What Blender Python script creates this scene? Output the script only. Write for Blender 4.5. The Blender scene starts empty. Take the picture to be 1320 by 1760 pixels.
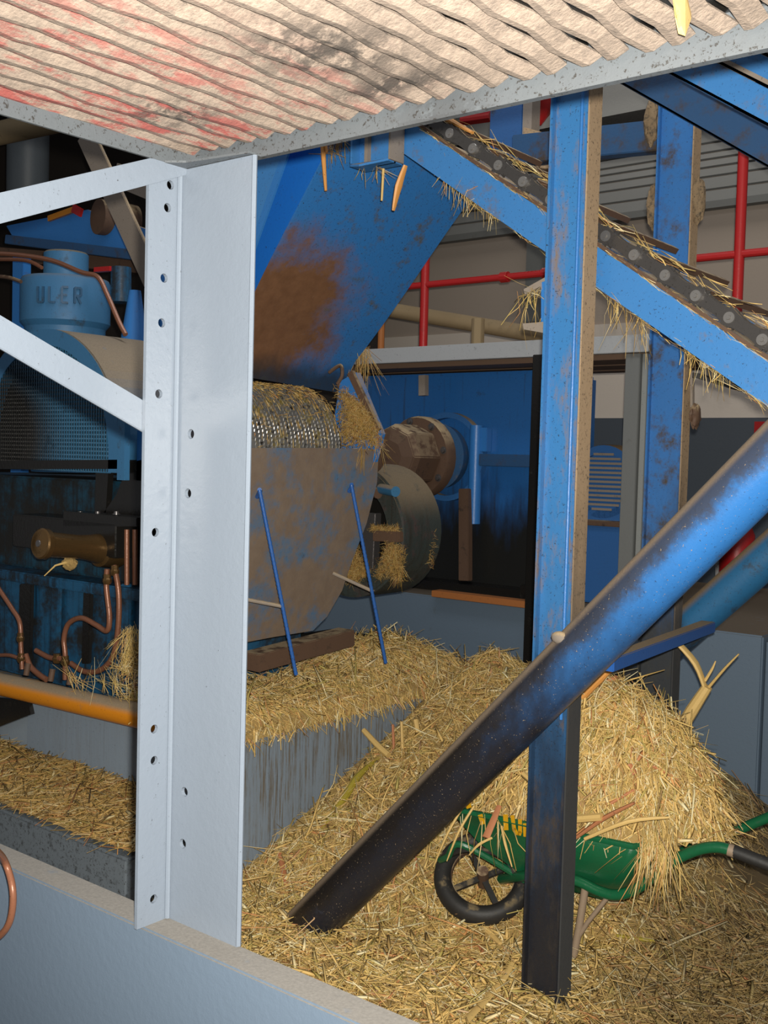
import bpy, bmesh, math, random
import numpy as np
from mathutils import Vector, Matrix
random.seed(7); rng = np.random.default_rng(7)
S = bpy.context.scene; COL = S.collection

# ------------------------------------------------------------------ camera
W, H = 1320.0, 1760.0; CX, CY = 660.0, 880.0
FPX = 1883.2; CAMZ = 1.75
M = np.array([[0.7790, -0.0508, 0.6249], [0.6265, 0.0206, -0.7792], [0.0267, 0.9985, 0.0479]])
q_, r_ = np.linalg.qr(M); M = q_ * np.sign(np.diag(r_))
C0 = np.array([0.0, 0.0, CAMZ])
cd = bpy.data.cameras.new('camera'); cam = bpy.data.objects.new('camera', cd); COL.objects.link(cam)
mw = Matrix.Identity(4)
for i in range(3):
    for j in range(3): mw[i][j] = M[i, j]
    mw[i][3] = C0[i]
cam.matrix_world = mw
cd.sensor_fit = 'VERTICAL'; cd.sensor_height = 24.0; cd.lens = 24.0 * FPX / H; cd.clip_start = 0.02; cd.clip_end = 200
S.camera = cam
S.view_settings.view_transform = 'Standard'; S.view_settings.look = 'None'
S.view_settings.exposure = 0.0; S.view_settings.gamma = 1.0; S.view_settings.use_curve_mapping = False

# ------------------------------------------------------------------ world and lamps
wd = bpy.data.worlds.new('world'); S.world = wd; wd.use_nodes = True
bg = wd.node_tree.nodes['Background']; bg.inputs[0].default_value = (0.94, 0.96, 1.0, 1); bg.inputs[1].default_value = 0.20
def lamp(name, kind, loc, energy, color, **kw):
    d = bpy.data.lights.new(name, kind); d.energy = energy; d.color = color
    o = bpy.data.objects.new(name, d); COL.objects.link(o); o.location = loc
    for k, v in kw.items(): setattr(d, k, v)
    return o
FL = C0 + M[:, 0] * 0.022 + M[:, 1] * 0.045 - M[:, 2] * 0.03
fl = lamp('camera_flash', 'SPOT', FL, 720.0, (1.0, 0.95, 0.85), shadow_soft_size=0.014, spot_size=math.radians(88), spot_blend=0.75)
fl.rotation_euler = cam.matrix_world.to_euler()
fill_back = lamp('overhead_fill_back', 'AREA', (-3.0, 7.6, 5.35), 32.0, (1.0, 0.94, 0.86), shape='RECTANGLE', size=5.0, size_y=1.0)  # unseen lamp added overhead as ambient daylight fill for the back wall
fill_near = lamp('overhead_fill_near', 'AREA', (-2.6, 3.6, 5.35), 60.0, (0.95, 0.97, 1.0), shape='RECTANGLE', size=4.0, size_y=1.0)  # second unseen lamp, added overhead as fill above the straw

# ------------------------------------------------------------------ rays from photo pixels into the place
def ray(px, py): return M @ np.array([(px - CX) / FPX, -(py - CY) / FPX, -1.0])
def hit(px, py, p0, n):
    d = ray(px, py); n = np.array(n, float); return C0 + d * (((np.array(p0) - C0) @ n) / (d @ n))
def PX(px, py, x): return hit(px, py, (x, 0, 0), (1, 0, 0))
def PY(px, py, y): return hit(px, py, (0, y, 0), (0, 1, 0))
def PZ(px, py, z): return hit(px, py, (0, 0, z), (0, 0, 1))

# ------------------------------------------------------------------ materials
class NT:
    def __init__(s, name):
        s.m = bpy.data.materials.new(name); s.m.use_nodes = True; s.t = s.m.node_tree
        s.b = s.t.nodes['Principled BSDF']; s.g = s.t.nodes.new('ShaderNodeNewGeometry')
    def set(s, sock, v):
        if hasattr(v, 'is_output') or isinstance(v, bpy.types.NodeSocket): s.t.links.new(v, sock)
        else:
            if isinstance(v, (tuple, list)) and len(v) == 3 and sock.type == 'RGBA': v = (*v, 1)
            sock.default_value = v
    def vec(s, sc=(1, 1, 1), off=(0, 0, 0)):
        n = s.t.nodes.new('ShaderNodeMapping'); s.t.links.new(s.g.outputs['Position'], n.inputs[0])
        n.inputs['Scale'].default_value = sc; n.inputs['Location'].default_value = off; return n.outputs[0]
    def noise(s, scale, detail=4, sc=None, rough=0.6, off=(0, 0, 0), dist=0.0):
        n = s.t.nodes.new('ShaderNodeTexNoise'); n.inputs['Scale'].default_value = scale
        n.inputs['Detail'].default_value = detail; n.inputs['Roughness'].default_value = rough; n.inputs['Distortion'].default_value = dist
        s.t.links.new(s.vec(sc or (1, 1, 1), off), n.inputs['Vector']); return n.outputs[0]
    def ss(s, v, a, b):
        n = s.t.nodes.new('ShaderNodeMapRange'); n.interpolation_type = 'SMOOTHSTEP'
        s.set(n.inputs[0], v); n.inputs[1].default_value = a; n.inputs[2].default_value = b; return n.outputs[0]
    def math(s, op, a, b=0.0):
        n = s.t.nodes.new('ShaderNodeMath'); n.operation = op; n.use_clamp = False
        s.set(n.inputs[0], a); s.set(n.inputs[1], b); return n.outputs[0]
    def mix(s, f, a, b):
        n = s.t.nodes.new('ShaderNodeMix'); n.data_type = 'RGBA'
        s.set(n.inputs[0], f); s.set(n.inputs[6], a); s.set(n.inputs[7], b); return n.outputs[2]
    def xyz(s, src='Position'):
        n = s.t.nodes.new('ShaderNodeSeparateXYZ'); s.t.links.new(s.g.outputs[src], n.inputs[0]); return n.outputs
    def ball(s, p, r0, r1, sc=(1, 1, 1)):
        n = s.t.nodes.new('ShaderNodeVectorMath'); n.operation = 'DISTANCE'
        s.t.links.new(s.vec(sc), n.inputs[0]); n.inputs[1].default_value = [p[i] * sc[i] for i in range(3)]
        return s.ss(n.outputs['Value'], r1, r0)
    def attr(s, name):
        n = s.t.nodes.new('ShaderNodeAttribute'); n.attribute_name = name; return n.outputs['Fac']
    def ramp(s, f, stops):
        n = s.t.nodes.new('ShaderNodeValToRGB'); s.set(n.inputs[0], f); e = n.color_ramp.elements
        while len(e) < len(stops): e.new(0.5)
        for k, (p, c) in enumerate(stops): e[k].position = p; e[k].color = (*c, 1)
        return n.outputs[0]
    def done(s, col, rough=0.5, metal=0.0, bump=None, bs=0.3, bd=0.01, spec=None):
        s.set(s.b.inputs['Base Color'], col); s.set(s.b.inputs['Roughness'], rough); s.set(s.b.inputs['Metallic'], metal)
        if spec is not None: s.b.inputs['Specular IOR Level'].default_value = spec
        if bump is not None:
            n = s.t.nodes.new('ShaderNodeBump'); n.inputs['Strength'].default_value = bs; n.inputs['Distance'].default_value = bd
            s.set(n.inputs['Height'], bump); s.t.links.new(n.outputs[0], s.b.inputs['Normal'])
        return s.m

TAN = (0.50, 0.37, 0.22)
def paint(name, c, dirt=(0.05, 0.04, 0.03), amt=0.35, scale=6.0, speck=0.3, rough=0.42, dust=0.0, dustc=TAN, streak=0.0, streakc=(0.03, 0.028, 0.022), extra=None, metal=0.0, dn=(0.15, 0.7), dsc=None, c2=None, off=(0, 0, 0)):
    n = NT(name); col = c
    if c2: col = n.mix(n.ss(n.noise(scale * 0.4, 3, off=off), 0.4, 0.6), c, c2)
    nf = n.noise(scale, 7, sc=dsc, rough=0.72, off=off)
    d = n.ss(nf, 0.72 - 0.32 * amt, 0.86 - 0.22 * amt)
    col = n.mix(d, col, dirt)
    if streak:
        s = n.noise(1.0, 4, sc=(38, 38, 1.6), off=off); col = n.mix(n.math('MULTIPLY', n.ss(s, 0.62 - 0.25 * streak, 0.74), min(1, 0.5 + streak * 0.5)), col, streakc)
    if speck:
        sp = n.noise(120.0, 5, off=off, rough=0.75); col = n.mix(n.math('MULTIPLY', n.ss(sp, 0.655 - 0.085 * speck, 0.70 - 0.085 * speck), 0.8), col, (0.02, 0.016, 0.012))
    if extra: col = extra(n, col)
    rg = n.mix(d, (rough,) * 3, (0.75,) * 3)
    if dust:
        nz = n.xyz('Normal')[2]; f = n.math('MULTIPLY', n.ss(nz, dn[0], dn[1]), n.ss(n.noise(14, 5), 0.62 - 0.5 * dust, 0.72 - 0.35 * dust))
        col = n.mix(f, col, n.mix(n.noise(160, 2), tuple(x * 0.55 for x in dustc), dustc)); rg = n.mix(f, rg, (0.95,) * 3)
    return n.done(col, rg, metal, n.noise(60, 5), 0.22, 0.004)

BLUE = (0.03, 0.17, 0.48)
def grime_up(z0, z1, c=(0.016, 0.0125, 0.010), amp=0.5):
    def f(n, col):
        z = n.xyz()[2]; zz = n.math('ADD', z, n.math('MULTIPLY', n.math('SUBTRACT', n.noise(5, 5, sc=(1, 1, 0.35), rough=0.7), 0.5), amp * 2))
        return n.mix(n.math('MULTIPLY', n.ss(zz, z1, z0), 0.97), col, c)
    return f
def pipegrime(n, col):
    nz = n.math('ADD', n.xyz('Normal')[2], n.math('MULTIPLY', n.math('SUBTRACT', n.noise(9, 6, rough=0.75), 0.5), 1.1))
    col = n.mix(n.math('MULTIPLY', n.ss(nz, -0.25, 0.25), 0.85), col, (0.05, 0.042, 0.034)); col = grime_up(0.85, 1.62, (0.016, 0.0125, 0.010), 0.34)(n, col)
    col = n.mix(n.math('MULTIPLY', n.ss(n.noise(5.5, 7, rough=0.75, off=(3, 1, 2)), 0.58, 0.68), 0.55), col, (0.045, 0.055, 0.085))
    return n.mix(n.ss(n.noise(150, 3, rough=0.7), 0.665, 0.70), col, (0.36, 0.27, 0.17))
M_BLUE = paint('blue_paint', BLUE, (0.09, 0.06, 0.035), 0.35, 7, 0.35, 0.38, 0.5)
M_POST = paint('blue_post_paint', (0.04, 0.185, 0.44), (0.20, 0.145, 0.11), 0.75, 16, 0.7, 0.36, 0.3, dsc=(1, 1, 0.3), extra=grime_up(0.30, 1.75, amp=0.55))
M_POSTD = paint('dusty_post_flange', (0.36, 0.25, 0.15), (0.13, 0.09, 0.055), 0.6, 60, 0.7, 0.9, extra=grime_up(0.9, 1.9, (0.028, 0.032, 0.036), 0.5))
M_POST2 = paint('blue_far_post_paint', (0.03, 0.15, 0.42), (0.06, 0.045, 0.03), 0.75, 9, 0.5, 0.5, 0.3, extra=grime_up(0.9, 1.9, (0.03, 0.03, 0.027), 0.6))
M_PIPE = paint('blue_pipe_paint', (0.035, 0.18, 0.50), (0.05, 0.04, 0.03), 0.3, 9, 0.5, 0.32, 0.99, (0.34, 0.25, 0.165), dn=(0.34, 0.56), extra=pipegrime)
M_PIPE2 = paint('dull_pipe_paint', (0.02, 0.12, 0.26), (0.03, 0.028, 0.024), 0.6, 9, 0.5, 0.45, 0.97, (0.28, 0.19, 0.10), dn=(0.25, 0.6), extra=grime_up(0.9, 1.2, (0.018, 0.016, 0.014), 0.3))
M_CONV = paint('conveyor_blue', (0.045, 0.195, 0.48), (0.14, 0.11, 0.085), 0.55, 9, 0.5, 0.4, 0.6)
M_CONVD = paint('greasy_dark_blue', (0.02, 0.07, 0.17), (0.045, 0.03, 0.018), 0.75, 7, 0.4, 0.5, 0.5)
M_GREY = paint('light_grey_paint', (0.152, 0.180, 0.222), (0.140, 0.160, 0.19), 0.2, 5, 0.05, 0.30)
M_EDGE = paint('splashed_grey_paint', (0.36, 0.39, 0.43), (0.02, 0.017, 0.015), 0.30, 14, 0.7, 0.45, 0.0)
M_PARA = paint('grey_parapet_paint', (0.115, 0.155, 0.21), (0.10, 0.135, 0.18), 0.2, 3, 0.0, 0.5, 0.95, (0.24, 0.225, 0.205))
def drips(n, col):
    s = n.noise(1.0, 7, sc=(80, 80, 3.2), rough=0.7); z = n.noise(4.5, 5, sc=(1, 1, 0.6), rough=0.7)
    fx = n.math('ADD', n.math('MULTIPLY', n.ss(n.xyz('Normal')[0], 0.3, 0.8), 0.85), 0.15)
    col = n.mix(n.math('MULTIPLY', n.math('MULTIPLY', n.ss(s, 0.48, 0.56), n.ss(z, 0.34, 0.58)), n.math('MULTIPLY', fx, 0.8)), col, (0.135, 0.105, 0.065))
    s2 = n.noise(1.0, 6, sc=(60, 60, 1.6), off=(4, 4, 0), rough=0.7); return n.mix(n.math('MULTIPLY', n.ss(s2, 0.58, 0.63), fx), col, (0.075, 0.058, 0.038))
M_CONC = paint('grey_blue_concrete_stained', (0.21, 0.26, 0.32), (0.15, 0.17, 0.19), 0.3, 4, 0.25, 0.6, 0.5, extra=drips)
def fewdrips(n, col):
    s2 = n.noise(1.0, 3, sc=(24, 24, 0.8), off=(2, 4, 0)); return n.mix(n.math('MULTIPLY', n.ss(s2, 0.63, 0.70), 0.8), col, (0.07, 0.055, 0.04))
M_CONC2 = paint('grey_blue_concrete', (0.24, 0.29, 0.345), (0.19, 0.22, 0.25), 0.3, 4, 0.2, 0.6, 0.4, extra=fewdrips)
M_CONC3 = paint('dark_slate_concrete', (0.115, 0.16, 0.215), (0.09, 0.11, 0.13), 0.35, 5, 0.3, 0.6, 0.9, (0.16, 0.12, 0.08))
M_ROUGH = paint('rough_dark_concrete', (0.14, 0.165, 0.19), (0.05, 0.055, 0.06), 0.7, 30, 0.9, 0.85, 0.0)
M_FLOOR = paint('wet_dirty_floor', (0.055, 0.042, 0.03), (0.02, 0.016, 0.012), 0.5, 8, 0.5, 0.5)
M_DIRT = paint('matted_bagasse', (0.36, 0.24, 0.085), (0.19, 0.12, 0.045), 0.5, 45, 0.3, 0.95)
def dark_side_dirt(n, col):  # base mat turns darker toward the right of the floor, edge broken by noise
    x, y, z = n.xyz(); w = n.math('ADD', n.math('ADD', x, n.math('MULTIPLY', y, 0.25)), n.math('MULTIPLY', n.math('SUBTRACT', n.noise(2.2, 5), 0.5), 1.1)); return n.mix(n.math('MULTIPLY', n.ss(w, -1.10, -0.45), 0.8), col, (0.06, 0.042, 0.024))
M_DIRTF = paint('matted_bagasse_dark_side', (0.36, 0.24, 0.085), (0.19, 0.12, 0.045), 0.5, 45, 0.3, 0.95, extra=dark_side_dirt)
M_STEEL = paint('worn_steel', (0.16, 0.15, 0.15), (0.035, 0.028, 0.02), 0.4, 20, 0.3, 0.3, 0, metal=0.7)
M_CHAIN = paint('greasy_chain', (0.075, 0.07, 0.068), (0.02, 0.017, 0.014), 0.5, 30, 0.5, 0.27, 0.3, metal=0.4)
M_ROLLER = paint('chain_roller_steel', (0.42, 0.40, 0.38), (0.06, 0.05, 0.04), 0.4, 40, 0.3, 0.25, metal=0.8)
M_RUSTB = paint('rust_brown', (0.10, 0.055, 0.033), (0.03, 0.02, 0.014), 0.5, 14, 0.4, 0.7, 0.5)
M_DUSTBAR = paint('dusty_grey_bar', (0.24, 0.20, 0.165), (0.10, 0.08, 0.06), 0.4, 12, 0.4, 0.8, 0.6)
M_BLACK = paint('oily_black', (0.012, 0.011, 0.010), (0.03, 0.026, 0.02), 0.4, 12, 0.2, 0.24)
M_OILBLUE = paint('oily_teal_blue', (0.010, 0.065, 0.115), (0.010, 0.010, 0.009), 1.2, 4, 0.5, 0.30, streak=0.75, streakc=(0.008, 0.008, 0.008))
M_OILBLUE2 = paint('oily_blue_casting', (0.015, 0.095, 0.20), (0.010, 0.010, 0.009), 1.0, 5, 0.5, 0.32, streak=0.8, streakc=(0.008, 0.008, 0.008))
def mesh_dark_spot(n, col):  # wires go near-black around a point left of the guard's middle
    return n.mix(n.math('MULTIPLY', n.ball((-4.80, 3.0, 1.80), 0.22, 0.55), 1.0), col, (0.012, 0.011, 0.010))
M_WIRE = paint('oiled_wire_mesh', (0.03, 0.13, 0.24), (0.02, 0.02, 0.02), 0.45, 6, 0.3, 0.25, extra=mesh_dark_spot)
M_CAP = paint('pale_blue_cap', (0.045, 0.17, 0.34), (0.045, 0.06, 0.07), 0.5, 8, 0.4, 0.5, 0.7, (0.2, 0.18, 0.14))
M_GUARD = paint('dusty_guard', (0.035, 0.14, 0.27), (0.05, 0.05, 0.045), 0.4, 7, 0.4, 0.5, 0.98, (0.34, 0.27, 0.19))
M_BRONZE = paint('oiled_bronze', (0.20, 0.115, 0.045), (0.06, 0.035, 0.015), 0.4, 9, 0.3, 0.26, metal=0.75)
M_COPPER = paint('copper_brown_hose', (0.22, 0.09, 0.05), (0.06, 0.03, 0.02), 0.35, 14, 0.2, 0.35, metal=0.2)
M_ORANGE = paint('orange_pipe_paint', (0.68, 0.24, 0.012), (0.23, 0.16, 0.10), 0.45, 16, 0.3, 0.38, 0.85, (0.36, 0.27, 0.17))
M_ORANGE2 = paint('orange_timber', (0.36, 0.125, 0.03), (0.10, 0.06, 0.03), 0.35, 10, 0.3, 0.7)
M_RED = paint('red_paint', (0.42, 0.014, 0.014), (0.16, 0.02, 0.018), 0.3, 10, 0.2, 0.4)
M_GREEN = paint('green_enamel', (0.008, 0.10, 0.040), (0.012, 0.04, 0.022), 0.45, 9, 0.4, 0.28)
M_YELLOW = paint('yellow_lettering', (0.72, 0.38, 0.01), (0.5, 0.22, 0.01), 0.2, 30, 0.2, 0.5)
M_RUBBER = paint('black_rubber', (0.018, 0.017, 0.016), (0.06, 0.05, 0.035), 0.4, 14, 0.2, 0.6, 0.2, (0.2, 0.15, 0.08))
M_WOODLEG = paint('bare_rusty_leg', (0.26, 0.19, 0.13), (0.10, 0.07, 0.05), 0.4, 20, 0.3, 0.6)
M_WHITEW = paint('cream_wall_paint', (0.70, 0.62, 0.54), (0.60, 0.52, 0.45), 0.2, 2, 0.0, 0.7)
M_UPPERW = paint('dimmed_white_wall', (0.40, 0.335, 0.28), (0.30, 0.25, 0.21), 0.3, 1.5, 0.0, 0.8)  # white wall too; its dim, unlit taupe tone is put into the colour
M_DADO = paint('dark_slate_dado', (0.075, 0.09, 0.11), (0.05, 0.06, 0.07), 0.3, 3, 0.0, 0.5)
M_SIDING = paint('grey_metal_siding', (0.24, 0.245, 0.24), (0.19, 0.19, 0.18), 0.3, 2, 0.0, 0.5)
M_DARKBG = paint('dark_brown_wall', (0.03, 0.022, 0.017), (0.015, 0.012, 0.01), 0.4, 2, 0.0, 0.8)  # very dark brown for the left wall, partition and ceiling
M_DECK = paint('brown_timber_underside', (0.14, 0.085, 0.055), (0.07, 0.042, 0.028), 0.4, 6, 0.2, 0.8)
M_FASCIA = paint('pale_grey_fascia', (0.40, 0.41, 0.42), (0.13, 0.13, 0.12), 0.35, 9, 0.3, 0.6, 0.3)
M_DARKGREY = paint('dark_grey_post', (0.16, 0.165, 0.16), (0.08, 0.07, 0.06), 0.4, 6, 0.2, 0.6)
M_MOTOR = paint('blue_motor', (0.03, 0.12, 0.34), (0.06, 0.06, 0.05), 0.3, 8, 0.3, 0.45, 0.8, (0.40, 0.25, 0.12))
M_TANPIPE = paint('lagged_tan_pipe', (0.30, 0.22, 0.12), (0.12, 0.09, 0.05), 0.5, 5, 0.3, 0.8)
def gearblack(n, col):
    z = n.xyz()[2]; zz = n.math('ADD', z, n.math('MULTIPLY', n.math('SUBTRACT', n.noise(3, 5, sc=(1.5, 1.5, 0.4)), 0.5), 0.9))
    return n.mix(n.ss(zz, 1.75, 1.3), col, (0.014, 0.014, 0.013))
M_GEAR = paint('gearcase_blue', (0.020, 0.125, 0.38), (0.02, 0.04, 0.07), 0.35, 8, 0.7, 0.35, streak=0.2, extra=gearblack)
# rusty chute plate: rust where cane rubs it, near-black band at the lip
def chuterust(n, col):
    p = PY(480, 560, 3.3); nz = n.math('MULTIPLY', n.math('SUBTRACT', n.noise(6, 6, rough=0.75), 0.5), 0.5)
    v = n.t.nodes.new('ShaderNodeVectorMath'); v.operation = 'DISTANCE'; n.t.links.new(n.vec((1, 0.8, 0.8)), v.inputs[0]); v.inputs[1].default_value = (p[0], p[1] * 0.8, p[2] * 0.8)
    f = n.ss(n.math('ADD', v.outputs['Value'], nz), 0.42, 0.20)
    col = n.mix(f, col, n.mix(n.noise(20, 5), (0.10, 0.045, 0.022), (0.22, 0.11, 0.055)))
    z = n.math('ADD', n.xyz()[2], n.math('MULTIPLY', n.noise(8, 4), 0.10))
    return n.mix(n.math('MULTIPLY', n.ss(z, 2.26, 2.15), 0.85), col, (0.018, 0.022, 0.026))
M_CHUTE = paint('blue_chute_rusted', (0.026, 0.155, 0.43), (0.07, 0.08, 0.09), 0.6, 12, 0.8, 0.42, extra=chuterust)
def apronrust(n, col):
    f = n.ss(n.noise(5, 7, rough=0.72), 0.30, 0.54); return n.mix(n.math('MULTIPLY', f, 0.9), col, n.mix(n.noise(16, 5), (0.15, 0.095, 0.055), (0.25, 0.18, 0.115)))
M_APRON = paint('blue_apron_rusted', (0.07, 0.15, 0.26), (0.04, 0.05, 0.07), 0.4, 8, 0.5, 0.45, extra=apronrust)
# expanded metal caked with dust, red paint at one end, an oil stain
def grating_mat():
    n = NT('dusty_expanded_metal')
    d = n.mix(n.ss(n.noise(60, 8, rough=0.8), 0.22, 0.66), (0.125, 0.10, 0.083), (0.275, 0.215, 0.172))
    x, y, z = n.xyz()
    f = n.math('MULTIPLY', n.ss(n.noise(26, 6, sc=(1, 0.28, 1), rough=0.72), 0.47, 0.60), n.ss(n.math('ADD', x, n.math('MULTIPLY', n.noise(3, 3), 0.5)), -0.75, -1.25))
    col = n.mix(n.math('MULTIPLY', f, 0.85), d, (0.24, 0.038, 0.034))
    p = PZ(560, 95, 2.33); s = n.math('MULTIPLY', n.ball(p, 0.03, 0.20, (1, 1.0, 0.2)), n.ss(n.noise(24, 5, rough=0.7), 0.36, 0.56))
    p2 = PZ(300, 200, 2.33); s2 = n.math('MULTIPLY', n.ball(p2, 0.02, 0.13, (1, 1.0, 0.2)), n.ss(n.noise(24, 5, rough=0.7), 0.42, 0.6))
    p3 = PZ(680, 150, 2.33); s3 = n.math('MULTIPLY', n.ball(p3, 0.02, 0.14, (0.7, 2.2, 0.2)), n.ss(n.noise(40, 5, rough=0.7), 0.34, 0.5))
    for q in (s, s2, s3): col = n.mix(n.math('MULTIPLY', q, 0.9), col, (0.03, 0.025, 0.022))
    return n.done(col, 0.9, 0, n.noise(170, 4), 0.5, 0.004)
M_GRATE = grating_mat()
def edge_stain(n, col):
    p = PZ(675, 160, 2.31); s = n.math('MULTIPLY', n.ball(p, 0.06, 0.17, (0.8, 1, 1)), n.ss(n.noise(30, 5, sc=(1, 1, 2)), 0.36, 0.48)); return n.mix(s, col, (0.012, 0.009, 0.008))
M_EDGE = paint('splashed_grey_paint', (0.085, 0.095, 0.105), (0.035, 0.032, 0.03), 0.45, 26, 1.0, 0.45, 0.0, extra=edge_stain)
STRAW_ = [(0.0, (0.22, 0.14, 0.05)), (0.12, (0.62, 0.44, 0.17)), (0.35, (0.74, 0.55, 0.24)), (0.55, (0.56, 0.41, 0.15)), (0.70, (0.40, 0.36, 0.11)), (0.76, (0.80, 0.66, 0.42)), (0.86, (0.84, 0.76, 0.58)), (0.91, (0.86, 0.78, 0.60)), (0.95, (0.46, 0.19, 0.08)), (1.0, (0.66, 0.36, 0.15))]
STRAW = [(p_, (min(c_[0] * 1.16, 0.92), min(c_[1] * 1.07, 0.85), c_[2] * 0.84)) for p_, c_ in STRAW_]
def straw_mat(name, k=1.0, tint=(1, 1, 1), dark_side=False):
    n = NT(name); a = n.attr('rnd')
    col = n.ramp(a, [(p, tuple(c[i] * k * tint[i] for i in range(3))) for p, c in STRAW])
    col = n.mix(n.math('MULTIPLY', n.noise(40, 4), 0.45), col, tuple(0.20 * k * t for t in (1.4, 1.0, 0.5)))
    if dark_side:  # strands turn darker toward the right of the floor, same mask as the mat
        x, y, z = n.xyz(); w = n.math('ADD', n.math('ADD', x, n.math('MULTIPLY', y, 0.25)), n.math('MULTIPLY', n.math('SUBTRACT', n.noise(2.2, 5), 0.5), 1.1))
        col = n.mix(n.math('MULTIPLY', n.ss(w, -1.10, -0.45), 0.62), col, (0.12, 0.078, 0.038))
    return n.done(col, 0.62, 0, n.noise(300, 2), 0.2, 0.002)
M_STRAW = straw_mat('shredded_cane'); M_STRAWF = straw_mat('shredded_cane_dark_side', dark_side=True); M_STRAWD = straw_mat('damp_shredded_cane', 0.62, (1.05, 0.95, 0.8))
M_CANE = paint('pale_split_cane', (0.62, 0.42, 0.15), (0.34, 0.19, 0.05), 0.4, 12, 0.2, 0.6)
M_CANEO = paint('orange_cane_stalk', (0.62, 0.28, 0.07), (0.38, 0.14, 0.03), 0.4, 16, 0.2, 0.5)
M_CANEG = paint('olive_cane_stalk', (0.34, 0.27, 0.03), (0.22, 0.14, 0.03), 0.4, 14, 0.2, 0.5)
M_CANER = paint('reddish_cane_rind', (0.45, 0.18, 0.08), (0.30, 0.10, 0.05), 0.4, 14, 0.2, 0.6)

# ------------------------------------------------------------------ mesh helpers
LOC = {}
def V3(p): return Vector([float(a) for a in p])
class MB:
    def __init__(s): s.bm = bmesh.new()
    def poly(s, pts, ext=None):
        b = s.bm; v = [b.verts.new(V3(p)) for p in pts]
        if ext is None: b.faces.new(v); return s
        e = V3(ext); w = [b.verts.new(q.co + e) for q in v]; n = len(v)
        b.faces.new(v); b.faces.new(w[::-1])
        for i in range(n): b.faces.new((v[i], v[(i + 1) % n], w[(i + 1) % n], w[i]))
        return s
    def box(s, a, b):
        return s.poly([(a[0], a[1], a[2]), (b[0], a[1], a[2]), (b[0], b[1], a[2]), (a[0], b[1], a[2])], (0, 0, b[2] - a[2]))
    def bar(s, p, q, w, h, up=(0, 0, 1), roll=None):
        p, q = V3(p), V3(q); d = (q - p).normalized(); u = V3(up); x = d.cross(u).normalized(); u = x.cross(d).normalized()
        a = [p + x * sx * w / 2 + u * sy * h / 2 for sx, sy in ((-1, -1), (1, -1), (1, 1), (-1, 1))]
        return s.poly(a, q - p)
    def tube(s, pts, r, n=10, closed=False, flat=1.0):
        b = s.bm; P = [V3(p) for p in pts]; m = len(P); rr = r if isinstance(r, (list, tuple)) else [r] * m; rings = []; up = None
        for i in range(m):
            if closed: t = P[(i + 1) % m] - P[i - 1]
            else: t = P[min(i + 1, m - 1)] - P[max(i - 1, 0)]
            t.normalize()
            if up is None: up = Vector((0, 0, 1)) if abs(t.z) < 0.9 else Vector((1, 0, 0))
            x = t.cross(up).normalized(); up = x.cross(t).normalized()
            rings.append([b.verts.new(P[i] + x * math.cos(2 * math.pi * k / n) * rr[i] + up * math.sin(2 * math.pi * k / n) * rr[i] * flat) for k in range(n)])
        for i in range(m if closed else m - 1):
            A, B = rings[i], rings[(i + 1) % m]
            for k in range(n): b.faces.new((A[k], A[(k + 1) % n], B[(k + 1) % n], B[k]))
        if not closed: b.faces.new(rings[0][::-1]); b.faces.new(rings[-1])
        return s
    def lathe(s, prof, o, ax, n=32, a0=0.0, a1=2 * math.pi, ref=None):
        b = s.bm; o, ax = V3(o), V3(ax).normalized(); x = V3(ref) if ref is not None else (Vector((0, 0, 1)) if abs(ax.z) < 0.9 else Vector((1, 0, 0)))
        x = (x - ax * x.dot(ax)).normalized(); y = ax.cross(x); full = abs(a1 - a0 - 2 * math.pi) < 1e-6; cols = []
        for k in range(n if full else n + 1):
            t = a0 + (a1 - a0) * k / n; d = x * math.cos(t) + y * math.sin(t)
            cols.append([b.verts.new(o + ax * h + d * max(r, 1e-4)) for r, h in prof])
        K = len(cols)
        for k in range(K if full else K - 1):
            A, B = cols[k], cols[(k + 1) % K]
            for i in range(len(prof) - 1): b.faces.new((A[i], B[i], B[i + 1], A[i + 1]))
        return s
    def cyl(s, p, q, r, n=20, r2=None):
        p, q = V3(p), V3(q); L = (q - p).length; r2 = r if r2 is None else r2
        return s.lathe([(0, 0), (r, 0), (r2, L), (0, L)], p, q - p, n)
    def build(s, name, mat, parent=None, smooth=False, bev=0.0, kind=None, label=None, cat=None, group=None):
        bm = s.bm; bmesh.ops.recalc_face_normals(bm, faces=bm.faces[:])
        if bev:
            es = [e for e in bm.edges if len(e.link_faces) == 2 and e.calc_face_angle(0) > 0.6]
            bmesh.ops.bevel(bm, geom=es, offset=bev, segments=2, affect='EDGES', clamp_overlap=True)
        co = np.array([v.co[:] for v in bm.verts]); lo, hi = co.min(0), co.max(0); c = (lo + hi) / 2
        if parent is None: c[2] = lo[2]
        for v in bm.verts: v.co -= V3(c)
        me = bpy.data.meshes.new(name); bm.to_mesh(me); bm.free()
        return link(name, me, mat, c, parent, smooth, kind, label, cat, group)
def link(name, me, mat, c, parent=None, smooth=False, kind=None, label=None, cat=None, group=None):
    o = bpy.data.objects.new(name, me); COL.objects.link(o)
    for m in (mat if isinstance(mat, (list, tuple)) else [mat]): me.materials.append(m)
    c = np.array(c, float); LOC[o] = c
    if parent is not None: o.parent = parent; o.location = c - LOC[parent]
    else: o.location = c
    if smooth:
        me.polygons.foreach_set('use_smooth', [True] * len(me.polygons))
        try: me.set_sharp_from_angle(angle=math.radians(smooth if smooth > 1 else 40))
        except Exception: pass
    if kind: o['kind'] = kind
    if label: o['label'] = label
    if cat: o['category'] = cat
    if group: o['group'] = group
    return o
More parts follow.
